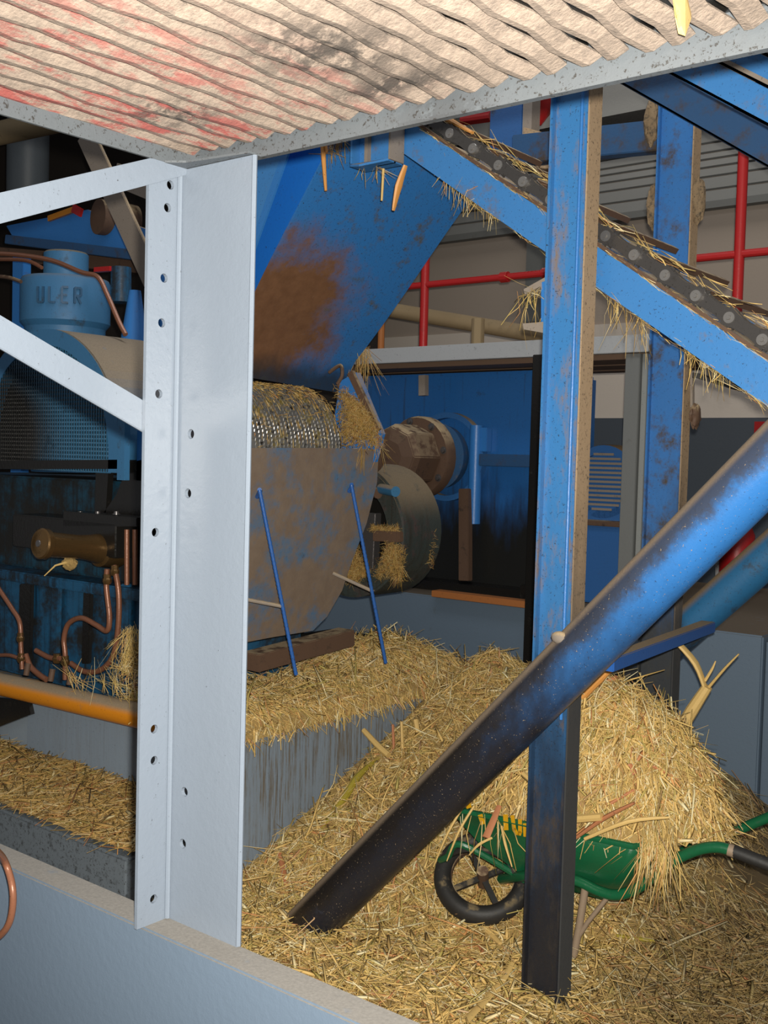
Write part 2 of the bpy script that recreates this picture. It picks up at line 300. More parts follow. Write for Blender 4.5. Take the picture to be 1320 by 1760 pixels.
def thing(name, label, cat, loc, group=None):
    o = bpy.data.objects.new(name, None); COL.objects.link(o); o.empty_display_size = 0.1
    o.location = [float(a) for a in loc]; LOC[o] = np.array(loc, float); o['label'] = label; o['category'] = cat
    if group: o['group'] = group
    return o
def dup(o, delta, parent):   # a copy of a part (sharing its mesh) moved by delta
    c = o.copy(); COL.objects.link(c); c.parent = parent; c.location = o.location + V3(delta); LOC[c] = LOC[o] + np.array(delta); return c
def smoothpts(P, k=6):
    P = [np.array(p, float) for p in P]; out = []
    for i in range(len(P) - 1):
        a, b, c, d = P[max(i - 1, 0)], P[i], P[i + 1], P[min(i + 2, len(P) - 1)]
        for j in range(k):
            t = j / k; out.append(0.5 * (2 * b + (c - a) * t + (2 * a - 5 * b + 4 * c - d) * t * t + (3 * b - a - 3 * c + d) * t ** 3))
    out.append(P[-1]); return out
def holed_plate(outline, holes, ext, r, n=14):
    """flat plate with round holes: outline of 3-D points, holes at 3-D points, in-plane axes from the outline"""
    mb = MB(); b = mb.bm; o = [V3(p) for p in outline]; ux = (o[1] - o[0]).normalized(); nn = ux.cross(o[2] - o[0]).normalized(); uy = nn.cross(ux)
    es = []
    def loop(pts):
        v = [b.verts.new(p) for p in pts]
        for i in range(len(v)): es.append(b.edges.new((v[i], v[(i + 1) % len(v)])))
    loop(o)
    for h in holes: loop([V3(h) + ux * math.cos(2 * math.pi * k / n) * r + uy * math.sin(2 * math.pi * k / n) * r for k in range(n)])
    bmesh.ops.triangle_fill(b, edges=es, use_beauty=True)
    rr = bmesh.ops.extrude_face_region(b, geom=b.faces[:] )
    bmesh.ops.translate(b, verts=[g for g in rr['geom'] if isinstance(g, bmesh.types.BMVert)], vec=V3(ext))
    return mb

# ------------------------------------------------------------------ loose shredded cane (thousands of strands in one mesh)
def strands_mesh(name, pos, az, pit, L, Wd, bend, flat):
    n = len(pos); d = np.stack([np.cos(az) * np.cos(pit), np.sin(az) * np.cos(pit), np.sin(pit)], 1)
    sd = np.stack([-np.sin(az), np.cos(az), np.zeros(n)], 1); up = np.cross(d, sd)
    roll = rng.uniform(-0.9, 0.9, n)[:, None]; s2 = sd * np.cos(roll) + up * np.sin(roll); u2 = -sd * np.sin(roll) + up * np.cos(roll)
    V = np.zeros((n, 9, 3)); 
    for k, t in enumerate((-0.5, 0.05, 0.5)):
        c = pos + d * (L * t)[:, None] + (sd * bend[:, None] + up * (bend * 0.5)[:, None]) * (L * (t * t * 2))[:, None]
        w = Wd * (0.55 if k != 1 else 1.0)
        V[:, k * 3] = c + s2 * (w / 2)[:, None]; V[:, k * 3 + 1] = c - s2 * (w / 2)[:, None]; V[:, k * 3 + 2] = c + u2 * (w * flat)[:, None]
    base = (np.arange(n) * 9)[:, None, None]
    F = []
    for k in (0, 3): 
        for a, c in ((0, 1), (1, 2), (2, 0)): F.append([k + a, k + c, k + c + 3, k + a + 3])
    F = (np.array(F)[None] + base).reshape(-1, 4)
    T = (np.array([[0, 2, 1], [6, 7, 8]])[None] + base).reshape(-1, 3)
    col = np.repeat(rng.random(n), 9)
    return V.reshape(-1, 3), F, T, col
def heap(name, label, grid, S_, mats, cat='straw heap', kind='stuff', parent=None):
    """grid: (vx,vy,vz) height field base mesh; S_: list of strand arrays"""
    vs, qs, ts, cs = [], [], [], []; off = 0; qm, tm = [], []
    if grid is not None:
        G = np.array(grid); a, b = G.shape[1:]; vs.append(G.reshape(3, -1).T); idx = np.arange(a * b).reshape(a, b)
        q = np.stack([idx[:-1, :-1], idx[1:, :-1], idx[1:, 1:], idx[:-1, 1:]], -1).reshape(-1, 4); qs.append(q); qm += [0] * len(q); cs.append(np.full(a * b, 0.5)); off = a * b
    for v, f, t, c in S_:
        vs.append(v); qs.append(f + off); ts.append(t + off); qm += [1] * len(f); tm += [1] * len(t); cs.append(c); off += len(v)
    v = np.concatenate(vs); q = np.concatenate(qs); t = np.concatenate(ts); c = np.concatenate(cs)
    ctr = (v.min(0) + v.max(0)) / 2; ctr[2] = v[:, 2].min(); v = v - ctr
    me = bpy.data.meshes.new(name); me.vertices.add(len(v)); me.vertices.foreach_set('co', v.astype(np.float32).ravel())
    me.loops.add(q.size + t.size); me.loops.foreach_set('vertex_index', np.concatenate([q.ravel(), t.ravel()]).astype(np.int32))
    me.polygons.add(len(q) + len(t)); st = np.concatenate([np.arange(len(q)) * 4, q.size + np.arange(len(t)) * 3]).astype(np.int32)
    me.polygons.foreach_set('loop_start', st)
    me.polygons.foreach_set('material_index', np.array(qm + tm, np.int32)); me.update(calc_edges=True)
    at = me.attributes.new('rnd', 'FLOAT', 'POINT'); at.data.foreach_set('value', c.astype(np.float32)); me.validate()
    return link(name, me, mats, ctr, parent, False, kind, label, cat if parent is None else None, 'straw tufts' if name == 'straw_tuft' else None)
def strand_set(n, sampler, hf, kinds=((0.52, 0.02, 0.07, 0.0025, 0.005, 0.3), (0.25, 0.07, 0.19, 0.003, 0.0065, 0.3), (0.26, 0.03, 0.11, 0.007, 0.018, 0.12), (0.03, 0.14, 0.30, 0.005, 0.011, 0.25)), lift=0.014, pitch=0.27, azc=None, gc=6.0):
    out = []
    for fr, l0, l1, w0, w1, fl_ in kinds:
        m = int(n * fr); xy = sampler(m); m = len(xy); x, y = xy[:, 0], xy[:, 1]; z = hf(x, y); e = 0.01
        az = rng.uniform(0, 2 * math.pi, m) if azc is None else rng.normal(azc, 0.7, m)
        g = (hf(x + e * np.cos(az), y + e * np.sin(az)) - z) / e
        pit = np.arctan(np.clip(g, -gc, gc)) + rng.normal(0, pitch, m); L = rng.uniform(l0, l1, m)
        p = np.stack([x, y, z + rng.uniform(-0.002, lift, m) + np.abs(np.sin(pit - np.arctan(np.clip(g, -6, 6)))) * L * 0.35], 1)
        out.append(strands_mesh('s', p, az, pit, L, rng.uniform(w0, w1, m), rng.normal(0, 0.10, m), fl_))
    return out
def fringe(n, anchor, L0, L1, spread=0.35, W=(0.002, 0.004), down=-1.35):
    """strands hanging from anchor points (array m x 3)"""
    A = np.array(anchor, float); p = A[rng.integers(0, len(A), n)] + rng.normal(0, 0.008, (n, 3)); az = rng.uniform(0, 2 * math.pi, n)
    pit = rng.normal(down, spread, n); L = rng.uniform(L0, L1, n); d = np.stack([np.cos(az) * np.cos(pit), np.sin(az) * np.cos(pit), np.sin(pit)], 1)
    return strands_mesh('f', p + d * (L * 0.42)[:, None], az, pit, L, rng.uniform(W[0], W[1], n), rng.normal(0, 0.15, n), 0.3)
def vnoise(x, y, s, seed):
    r = np.random.default_rng(seed); out = 0
    for k in range(6):
        a = r.uniform(0, 2 * math.pi); f = s * r.uniform(0.6, 1.6); out = out + np.sin(f * (x * math.cos(a) + y * math.sin(a)) + r.uniform(0, 6.3))
    return out / 6

# ================================================================== SETTING
WX0, WX1 = -3.12, -0.4
MB().box((-12, -1.5, -0.12), (3, 9, 0.0)).build('floor', M_FLOOR, kind='structure')
wb = MB().box((-12, 8.5, 0), (3, 8.7, 5.6)).build('wall_back', M_UPPERW, kind='structure')
MB().box((-12, 8.455, 0), (3, 8.498, 2.15)).build('trim_1', M_DADO, kind='structure')
MB().box((-12, 8.47, 2.152), (3, 8.498, 2.95)).build('trim_2', M_WHITEW, kind='structure')
zz = 3.86
for k in range(7):
    h = (0.10, 0.10, 0.07, 0.06, 0.05, 0.07, 0.16)[k]
    MB().poly([(-9, 8.492, zz), (-9, 8.470, zz + 0.008), (-9, 8.474, zz + h - 0.006), (-9, 8.492, zz + h)], (11.5, 0, 0)).build('siding_board', M_SIDING, wb); zz += h + 0.004
MB().box((-9, 8.40, 3.80), (2.5, 8.49, 3.855)).build('trim_3', M_DARKGREY, kind='structure')
MB().box((-9, 8.36, 4.52), (2.5, 8.49, 4.66)).build('trim_4', M_BLACK, kind='structure')
MB().box((-9, 8.44, 4.665), (2.5, 8.49, 5.58)).build('trim_5', M_SIDING, kind='structure')
for xx in (-5.2, -2.05): MB().box((xx, 8.40, 3.0), (xx + 0.18, 8.49, 3.79)).build('wall_pilaster', M_DARKGREY, wb)
MB().box((-12.1, -1.5, 0), (-12, 8.7, 5.6)).build('wall_left', M_DARKBG, kind='structure')
MB().box((-12, 4.0, 5.60), (3, 8.7, 5.7)).build('ceiling', M_DARKBG, kind='structure')
MB().box((-12, 7.2, 0), (-5.9, 7.3, 5.59)).build('wall_partition', M_DARKBG, kind='structure')

# foreground parapet
yw0, yw1 = 1.362, 1.436
def pz(x): return 0.0
pb = MB(); pb.poly([(-6, yw0, 0), (-6, yw1, 0), (-6, yw1, 0.82), (-6, yw0, 0.82)], (7, 0, 0)); pb.build('wall_front', M_PARA, kind='structure', bev=0.004)

# ================================================================== PLATFORM overhead, its column and braces
XC, YC, ZP = -1.655, 1.455, 2.33
pt = thing('walkway_platform', 'dusty red-painted expanded metal platform overhead, edged in grey angle iron', 'platform', (XC, YC, ZP))
gb = MB(); s0, NS = 0.0500, 46; pit = 0.078; x1 = XC + NS * s0; nseg = 32
for k in range(NS):
    xk = XC + 0.012 + k * s0; ph = k % 2; rows = []
    for j in range(nseg + 1):
        y = YC - 0.012 - j * pit; a = 0.0050 * (1 if (j + ph) % 2 else -1); jit = random.uniform(-0.0012, 0.0012)
        x = xk + a + jit; zl = ZP + 0.001 + random.uniform(-0.001, 0.001)
        rows.append([gb.bm.verts.new((x - 0.0225, y, zl + 0.005)), gb.bm.verts.new((x - 0.0200, y, zl)), gb.bm.verts.new((x - 0.008, y, zl - 0.0005)), gb.bm.verts.new((x + 0.0135, y, zl + 0.0095)), gb.bm.verts.new((x + 0.011, y, zl + 0.014))])
    for j in range(nseg):
        A, B = rows[j], rows[j + 1]
        for i in range(5): gb.bm.faces.new((A[i], A[(i + 1) % 5], B[(i + 1) % 5], B[i]))
gb.build('expanded_metal_sheet', M_GRATE, pt)
MB().box((XC, YC - 2.5, ZP + 0.034), (x1, YC, ZP + 0.040)).build('gap_backing', M_BLACK, pt)  # black sheet added above the mesh so gaps between strands read as shade
MB().box((XC - 0.006, YC, ZP - 0.028), (x1, YC + 0.006, ZP + 0.04)).poly([(XC - 0.006, YC - 0.008, ZP - 0.028), (XC - 0.006, YC, ZP - 0.028), (XC - 0.006, YC, ZP - 0.022), (XC - 0.006, YC - 0.008, ZP - 0.022)], (x1 - XC, 0, 0)).build('edge_angle', M_EDGE, pt)
MB().box((XC - 0.006, YC - 2.5, ZP - 0.028), (XC, YC - 0.001, ZP + 0.04)).build('edge_angle', M_EDGE, pt)
p = PZ(1168, 15, ZP)
MB().poly([PZ(1155, -10, 2.328), PZ(1178, -10, 2.328), PZ(1188, 32, 2.322), PZ(1178, 62, 2.300), PZ(1166, 58, 2.300), PZ(1160, 30, 2.322)], (0, 0, 0.006)).build('dry_cane_flake', M_CANE, label='pale torn cane flake caught under the top edge of the overhead platform', cat='cane flake')

cc = thing('corner_column', 'pale grey drilled angle-iron column standing on the foreground parapet', 'column', (XC, YC, 0.82))
ya = 1.425; xa = -1.672; zt = ZP - 0.03
LW = 0.077; RW = 0.200
hl = [(293, 318), (288, 357), (282, 478), (278, 555), (273, 677), (267, 915), (265, 1253), (265, 1307), (264, 1545)]
hr = [(328, 746), (323, 848), (317, 1361), (314, 1450)]
holed_plate([(xa, ya, 0.82), (xa, ya - LW, 0.82), (xa, ya - LW, zt), (xa, ya, zt)], [PX(*q, xa) for q in hl], (-0.008, 0, 0), 0.0088).build('narrow_flange', M_GREY, cc, bev=0.0)
holed_plate([(xa - 0.008, ya, 0.82), (xa + RW, ya, 0.82), (xa + RW, ya, zt), (xa - 0.008, ya, zt)], [PY(*q, ya) for q in hr], (0, 0.008, 0), 0.0095).build('wide_flange', M_GREY, cc)
MB().tube([(xa + 0.003, ya - 0.003, 0.822), (xa + 0.003, ya - 0.003, zt)], 0.006, 8).build('root_fillet', M_GREY, cc, smooth=True)
MB().cyl((xa + RW, ya + 0.004, 0.822), (xa + RW, ya + 0.004, zt), 0.0052, 8).build('rolled_toe', M_GREY, cc, smooth=True)
MB().poly([(xa - 0.008, ya - 0.07, zt + 0.001), (xa + 0.05, ya - 0.03, zt + 0.001), (xa + 0.20, ya - 0.01, zt + 0.001), (xa + 0.20, ya + 0.02, zt + 0.001), (xa - 0.008, ya + 0.02, zt + 0.001)], (0, 0, 0.004)).build('cap_plate', M_EDGE, cc)
for w in range(9): pass
bx = xa + 0.009
def flatbar(q, label):
    P = [PX(*a, bx) for a in q]; return MB().poly(P, (0.007, 0, 0)).build('brace_bar', M_GREY, bev=0.0015, label=label, cat='brace', group='grey flat braces')
flatbar([(-60, 333 + 12), (318, 258), (322, 300), (-60, 400)], 'upper grey flat brace sloping down left from the column top')
bx = xa - 0.016
flatbar([(-60, 508), (251, 693), (250, 747), (-60, 566)], 'lower grey flat brace sloping down right to meet the drilled column')
MB().tube(smoothpts([PZ(-14, 1455, 0.95) + 0 * p, PY(8, 1480, 1.30), PY(22, 1530, 1.30), PY(18, 1580, 1.30), PY(0, 1608, 1.30), PY(-30, 1625, 1.30)]), 0.0075, 10).build('rusty_hook', M_COPPER, smooth=True, label='curved rusty rod in front of the grey parapet at the left edge', cat='rod')

# ================================================================== CONVEYOR posts
def ibeam(name, label, x0, x1, y0, dep, z0, z1, mats):
    t = thing(name, label, 'post', ((x0 + x1) / 2, y0 + dep / 2, z0), 'conveyor posts'); ft = 0.0085
    MB().box((x0 + ft, y0 + dep * 0.30, z0), (x1 - ft, y0 + dep * 0.30 + 0.007, z1)).build('web', mats[0], t)
    MB().box((x0, y0, z0), (x0 + ft, y0 + dep, z1)).build('flange', mats[0], t, bev=0.002)
    MB().box((x1 - ft, y0, z0), (x1 - 0.001, y0 + dep, z1)).build('flange', mats[0], t, bev=0.002)
    MB().box((x1 - 0.001, y0 + 0.006, z0), (x1 + 0.004, y0 + dep, z1)).build('caked_dust', mats[1], t, label='tan bagasse dust caked on the side of the post')
    f = MB()
    f.lathe([(0.012, z0), (0.012, z1)], (0, 0, 0), (0, 0, 1), 4, math.pi, 1.5 * math.pi, ref=(1, 0, 0)) if False else None
    return t
p1 = ibeam('conveyor_post', 'blue steel I-beam post in front of the wheelbarrow, blackened toward its foot', -1.800, -1.668, 3.02, 0.085, -0.02, 3.6, (M_POST, M_POSTD))
MB().cyl((-1.683, 3.013, 0.95), (-1.683, 3.013, 3.4), 0.0055, 8).build('pull_cord', M_BLUE, p1, smooth=True)
p2 = ibeam('conveyor_post', 'blue steel I-beam post behind the conveyor, crusted with dust lumps', -1.965, -1.815, 4.13, 0.075, -0.02, 3.22, (M_POST2, M_POSTD))
M_LUMP = paint('crusted_dust', (0.22, 0.155, 0.09), (0.06, 0.045, 0.03), 0.8, 38, 0.9, 0.95)
def lump(q, y, rx, rz, name, parent, mat, dy=0.03):
    c = PY(*q, y); m = MB(); bmesh.ops.create_icosphere(m.bm, subdivisions=3, radius=1.0)
    for v in m.bm.verts:
        k = 1 + 0.12 * math.sin(5 * v.co.x + 3 * v.co.z + c[0]) * math.sin(6 * v.co.y + 5 * v.co.z) + random.uniform(-0.13, 0.13)
        v.co = Vector((c[0] + v.co.x * rx * k, c[1] + v.co.y * dy * k, c[2] + v.co.z * rz * k))
    return m.build(name, mat, parent, smooth=True)
lump((1200, 345), 4.17, 0.028, 0.09, 'dust_lump', p2, M_LUMP); lump((1122, 355), 4.16, 0.022, 0.09, 'dust_lump', p2, M_LUMP)
lump((1195, 715), 4.19, 0.02, 0.05, 'dust_lump', p2, M_RUSTB); lump((1120, 210), 4.15, 0.03, 0.09, 'dust_lump', p2, M_LUMP)
q = [PY(1205, 690, 4.19), PY(1208, 640, 4.19)]
MB().bar(PY(1190, 700, 4.2), PY(1190, 640, 4.2), 0.02, 0.01).build('cable_cover', M_DUSTBAR, p2)
# short bracket welded to post 1, dusty shelf
bk = thing('dusty_bracket', 'rusty bracket shelf with straw on the left of the front blue post', 'bracket', PY(930, 560, 3.08))
MB().poly([PY(900, 497, 3.10), PY(952, 468, 3.10), PY(952, 480, 3.10), PY(902, 506, 3.10)], (0, 0.10, 0)).build('shelf', M_DUSTBAR, bk)
MB().poly([PY(930, 485, 3.09), PY(950, 480, 3.09), PY(948, 560, 3.09), PY(930, 560, 3.09)], (0, 0.02, 0)).build('gusset', M_BLUE, bk)
MB().poly([PY(898, 556, 3.08), PY(946, 552, 3.08), PY(944, 574, 3.08), PY(900, 566, 3.08)], (0, 0.08, 0)).build('lower_shelf', M_DUSTBAR, bk)
# cross beam between the two posts seen right of post 1
MB().poly([PY(880, 232, 4.20), PY(1128, 205, 4.20), PY(1130, 258, 4.20), PY(880, 282, 4.20)], (0, 0.07, 0)).build('cross_beam', M_CONVD, label='dirty blue cross beam between front and rear conveyor posts, brown with dust', cat='beam', bev=0.004)

# ------------------------------------------------------------------ brace pipes and tie
def pipe(name, a, b, r, mat, label):
    a, b = np.array(a), np.array(b); t = thing(name, label, 'pipe', a, 'leaning brace pipes')
    n = 48; pts = [a + (b - a) * k / n for k in range(n + 1)]
    MB().tube(pts, r, 40).build('tube_body', mat, t, smooth=True)
    return t
A = (np.array(PY(480, 1600, 2.9)) + np.array(PY(545, 1620, 2.9))) / 2; B = (np.array(PY(1320, 730, 2.9)) + np.array(PY(1320, 872, 2.9))) / 2
d = (B - A) / np.linalg.norm(B - A)
P1 = pipe('brace_pipe', A - d * 0.05, B + d * 1.6, 0.0855, M_PIPE, 'thick blue pipe leaning across the front post, black and oily below')
A2 = (np.array(PY(1060, 1160, 4.28)) + PY(1085, 1190, 4.28)) / 2; B2 = np.array(PY(1320, 955, 4.28)); d2 = (B2 - A2) / np.linalg.norm(B2 - A2)
A2 = A2 - d2 * 0.9; A2[2] = max(A2[2], 0.02)
P2 = pipe('brace_pipe', A2 , B2 + d2 * 1.6, 0.078, M_PIPE2, 'dull dusty pipe leaning behind the rear post, parallel to the thick one')
c = A + d * (np.linalg.norm(B - A) * 0.57)
MB().poly([PY(1030, 1128, 2.995), PY(1205, 1066, 4.20), PY(1205, 1066, 4.20) + np.array((0.06, 0.0, 0)), PY(1030, 1128, 2.995) + np.array((0.05, 0, 0))], (0, 0, -0.042)).build('tie_bar', paint('tie_bar_paint', (0.02, 0.10, 0.36), amt=0.3, dust=1.0, dustc=(0.42, 0.30, 0.17)), label='blue flat tie bar with straw dust on top, joining the two leaning pipes', cat='bar', bev=0.003)
mb = MB(); lumpq = PY(962, 1096, 2.84)
bmesh.ops.create_icosphere(mb.bm, subdivisions=2, radius=0.022, matrix=Matrix.Translation(V3(lumpq)) @ Matrix.Diagonal((1.3, 0.7, 0.9, 1)))
mb.build('weld_lump', M_DUSTBAR, P1, smooth=True)

# ================================================================== CONVEYOR
cv = thing('cane_conveyor', 'blue inclined cane conveyor with greasy drag chain descending to the right', 'conveyor', (-1.7, 3.6, 2.2))
E0 = PY(700, 205, 3.16); E1 = PY(1320, 620, 3.16); du = (E1 - E0) / np.linalg.norm(E1 - E0); up = np.array((-du[2], 0, du[0]))
E0 = E0 - du * 0.05; E1 = E1 + du * 0.9; CL = np.linalg.norm(E1 - E0)
def channel(y0, y1, drop, h, mat, t=0.008, name='side_channel'):
    m = MB(); o = E0 - up * drop
    def bx_(u0, u1, ya_, yb_): m.poly([np.array((0, ya_, 0)) + np.array((o + up * u0)) * (1, 0, 1), np.array((0, yb_, 0)) + (o + up * u0) * (1, 0, 1), np.array((0, yb_, 0)) + (o + up * u1) * (1, 0, 1), np.array((0, ya_, 0)) + (o + up * u1) * (1, 0, 1)], du * CL)
    bx_(-h, 0, y0, y0 + t); bx_(-t, 0, y0 + t, y1); bx_(-h, -h + t, y0 + t, y1)
    return m.build(name, mat, cv)
channel(3.155, 3.215, 0.0, 0.105, M_CONV)
channel(3.150, 3.158, -0.013, 0.011, M_RUSTB, 0.003, 'wear_strip')
channel(4.02, 4.08, 0.02, 0.17, M_CONV)
# lower (return) rails
# upper frame of the conveyor
def upbeam(q0, q1, y, h, dep, mat, name):
    a, b = PY(*q0, y), PY(*q1, y); dd = (b - a) / np.linalg.norm(b - a); a = a - dd * (0.1 if y > 3.9 else 0.6); b = b + dd * 0.8; u = np.array((-dd[2], 0, dd[0]))
    m = MB(); m.poly([a, a + np.array((0, 0.009, 0)), a + np.array((0, 0.009, 0)) + u * h, a + u * h], b - a)
    m.poly([a, a + np.array((0, dep, 0)), a + np.array((0, dep, 0)) + u * 0.009, a + u * 0.009], b - a)
    return m.build(name, mat, cv, bev=0.001)
upbeam((1115, 108), (1320, 217), 3.16, 0.135, 0.05, M_CONV, 'upper_rail')
upbeam((1185, 84), (1320, 152), 3.145, 0.02, 0.012, M_DUSTBAR, 'upper_ledge')
upbeam((1185, 83), (1320, 150), 3.17, 0.35, 0.03, M_CONV, 'upper_plate')
upbeam((1255, 66), (1320, 98), 3.12, 0.022, 0.02, M_DUSTBAR, 'upper_ledge')
upbeam((1040, 128), (1320, 288), 4.0, 0.16, 0.10, M_CONVD, 'rear_upper_rail')
# chain links on the near rail
pitch = 0.125; cen0 = E0 + up * 0.040; nl = int(CL / pitch)
def link_mb(c, y):
    m = MB(); pts = []
    for k in range(13):
        t = k / 12; hh = 0.031 - 0.013 * math.sin(math.pi * t); pts.append(c + du * (t - 0.5) * (pitch + 0.03) + up * hh)
    for k in range(13):
        t = 1 - k / 12; hh = 0.029 - 0.012 * math.sin(math.pi * t); pts.append(c + du * (t - 0.5) * (pitch + 0.03) - up * hh)
    pts = [np.array((q[0], y, q[2])) for q in pts]; return m.poly(pts, (0, 0.008, 0))
l0 = r0 = s0_ = None
for k in range(nl):
    c = cen0 + du * pitch * (k + 0.5); dl = du * pitch * k
    if k == 0:
        l0 = link_mb(c, 3.162).build('chain_link', M_CHAIN, cv, bev=0.001); c1 = c + du * pitch / 2
        r0 = MB().lathe([(0, -0.016), (0.006, -0.016), (0.0075, -0.012), (0.017, -0.012), (0.019, -0.008), (0.019, 0.045), (0, 0.045)], (c1[0], 3.166, c1[2]), (0, 1, 0), 16).build('roller', M_ROLLER, l0, smooth=True)
        i0 = link_mb(c + du * pitch / 2 * 0, 3.196).build('inner_plate', M_CHAIN, l0)
        if True:
            cs = c - up * 0.005
            s0_ = MB().poly([np.array((cs[0], 3.22, cs[2])) - du * 0.012, np.array((cs[0], 3.22, cs[2])) + du * 0.012, np.array((cs[0], 3.22, cs[2])) + du * 0.012 + up * 0.022, np.array((cs[0], 3.22, cs[2])) - du * 0.012 + up * 0.022], (0, 0.80, 0)).build('drag_slat', M_RUSTB, cv)
    else:
        yo = 0.006 if k % 2 else 0.0
        dup(r0, (0, 0, 0), (lk := dup(l0, dl + np.array((0, yo, 0)), cv))); dup(i0, (0, 0, 0), lk)
        if k % 2 == 0: dup(s0_, dl, cv)
# bed plate under the chain and cane carried on it
bd = MB(); o = E0 - up * 0.03
bd.poly([(o[0], 3.22, o[2]), (o[0], 4.02, o[2]), (o[0] - up[0] * 0.006, 4.02, o[2] - up[2] * 0.006), (o[0] - up[0] * 0.006, 3.22, o[2] - up[2] * 0.006)], du * CL).build('bed_plate', M_CONVD, cv)
# head bracket
hb = thing('head_bracket', 'short blue hanging box bracket at the top end of the conveyor', 'bracket', PY(655, 240, 3.12))
b0 = PY(614, 285, 3.10); b1 = PY(676, 285, 3.10); zt_ = 3.25; zb_ = PY(655, 283, 3.10)[2]
MB().box((b0[0], 3.105, zb_), (b1[0], 3.113, zt_)).build('web', M_CONV, hb)
MB().box((b0[0], 3.06, zb_ + 0.01), (b0[0] + 0.008, 3.15, zt_)).build('flange', M_CONV, hb)
MB().box((b1[0], 3.07, zb_ + 0.005), (b1[0] + 0.008, 3.15, zt_)).build('flange', M_DUSTBAR, hb)
MB().poly([(b0[0], 3.06, zb_), (b0[0] + 0.06, 3.04, zb_ - 0.012), (b1[0], 3.07, zb_), (b1[0], 3.15, zb_), (b0[0], 3.15, zb_)], (0, 0, 0.008)).build('foot_plate', M_CONV, hb)
MB().box((b0[0] + 0.045, 3.085, zb_), (b0[0] + 0.06, 3.105, zt_)).build('stiffener', M_DUSTBAR, hb)

# ================================================================== FEED CHUTE
ch = thing('feed_chute', 'big blue sheet-steel feed chute with rusty lower end above the roller', 'chute', (-3.2, 3.5, 2.2))
BL, TL, BR, TR = PY(380, 630, 3.15), PY(597, 175, 3.15), PY(574, 664, 3.92), PY(800, 355, 3.92)
TR2 = TR + (TR - BR) * 0.10; 
nrm = np.cross(TL - BL, BR - BL); nrm /= np.linalg.norm(nrm)
m = MB(); NU, NV = 10, 14; grid = []
for i in range(NU + 1):
    row = []
    for j in range(NV + 1):
        u, v = i / NU, j / NV; pnt = (BL * (1 - u) + BR * u) * (1 - v) + (TL * (1 - u) + TR2 * u) * v
        pnt = pnt + nrm * (0.012 * math.sin(3.1 * u + 1) * math.sin(5 * v) + (-0.05 * max(0, 0.12 - v) / 0.12))
        row.append(pnt)
    grid.append(row)
for th in (0,):
    VV = [[m.bm.verts.new(V3(a)) for a in r] for r in grid]; WW = [[m.bm.verts.new(V3(a - nrm * 0.008)) for a in r] for r in grid]
    for i in range(NU):
        for j in range(NV):
            m.bm.faces.new((VV[i][j], VV[i + 1][j], VV[i + 1][j + 1], VV[i][j + 1])); m.bm.faces.new((WW[i][j], WW[i][j + 1], WW[i + 1][j + 1], WW[i + 1][j]))
    for i in range(NU):
        for j in (0, NV): m.bm.faces.new((VV[i][j], VV[i + 1][j], WW[i + 1][j], WW[i][j]))
    for j in range(NV):
        for i in (0, NU): m.bm.faces.new((VV[i][j], VV[i][j + 1], WW[i][j + 1], WW[i][j]))
m.build('front_plate', M_CHUTE, ch, smooth=True)
M_CHUTE2 = paint('blue_chute_side', (0.012, 0.14, 0.52), (0.03, 0.07, 0.14), 0.35, 6, 0.3, 0.4)
MB().poly([PY(594, 180, 3.18), PY(400, 597, 3.18), PY(398, 640, 3.18), PY(330, 640, 3.18), PY(420, 180, 3.18)], (0, 0.008, 0)).build('side_plate', M_CHUTE2, ch)
MB().poly([PY(520, 180, 3.08), PY(494, 250, 3.08), PY(412, 482, 3.08), PY(400, 640, 3.08), PY(300, 640, 3.08), PY(300, 180, 3.08)], (0, 0.010, 0)).build('outer_side_plate', M_CONV, ch)
MB().poly([PY(528, 180, 3.07), PY(500, 250, 3.07), PY(418, 482, 3.07), PY(409, 482, 3.07), PY(489, 250, 3.07), PY(512, 180, 3.07)], (0, 0.010, 0)).build('edge_strip', M_BLUE, ch)
def bolt(c, ax, r, par, mat=M_ROLLER):
    return MB().lathe([(0, 0), (r * 1.5, 0), (r * 1.5, r * 0.3), (r, r * 0.35), (r * 0.9, r * 1.1), (0, r * 1.2)], c, ax, 10).build('bolt', mat, par, smooth=True)
bolt(PY(478, 256, 3.08), (0, -1, 0), 0.010, ch, paint('rusty_washer', (0.45, 0.36, 0.28), amt=0.3)); bolt(PY(607, 226, 3.13), (0, -1, 0), 0.010, ch)
# lip stiffener bar and headstock at the far end of the roller
hs = thing('roller_headstock', 'blue mill headstock plate behind the right end of the grooved roller', 'headstock', (-3.3, 4.0, 1.9))
MB().poly([PY(585, 655, 3.70), PY(612, 640, 3.70), PY(632, 690, 3.70), PY(655, 745, 3.70), PY(640, 800, 3.70), PY(560, 800, 3.70)], (0, 0.03, 0)).build('cheek_plate', M_BLUE, hs)
MB().bar(PY(603, 640, 3.69), PY(650, 740, 3.69), 0.02, 0.03).build('edge_bar', M_RUSTB, hs)
MB().tube(smoothpts([PY(566, 640, 3.66), PY(585, 628, 3.66), PY(588, 645, 3.66), PY(580, 660, 3.66)]), 0.008, 8).build('hook', M_RUSTB, hs, smooth=True)

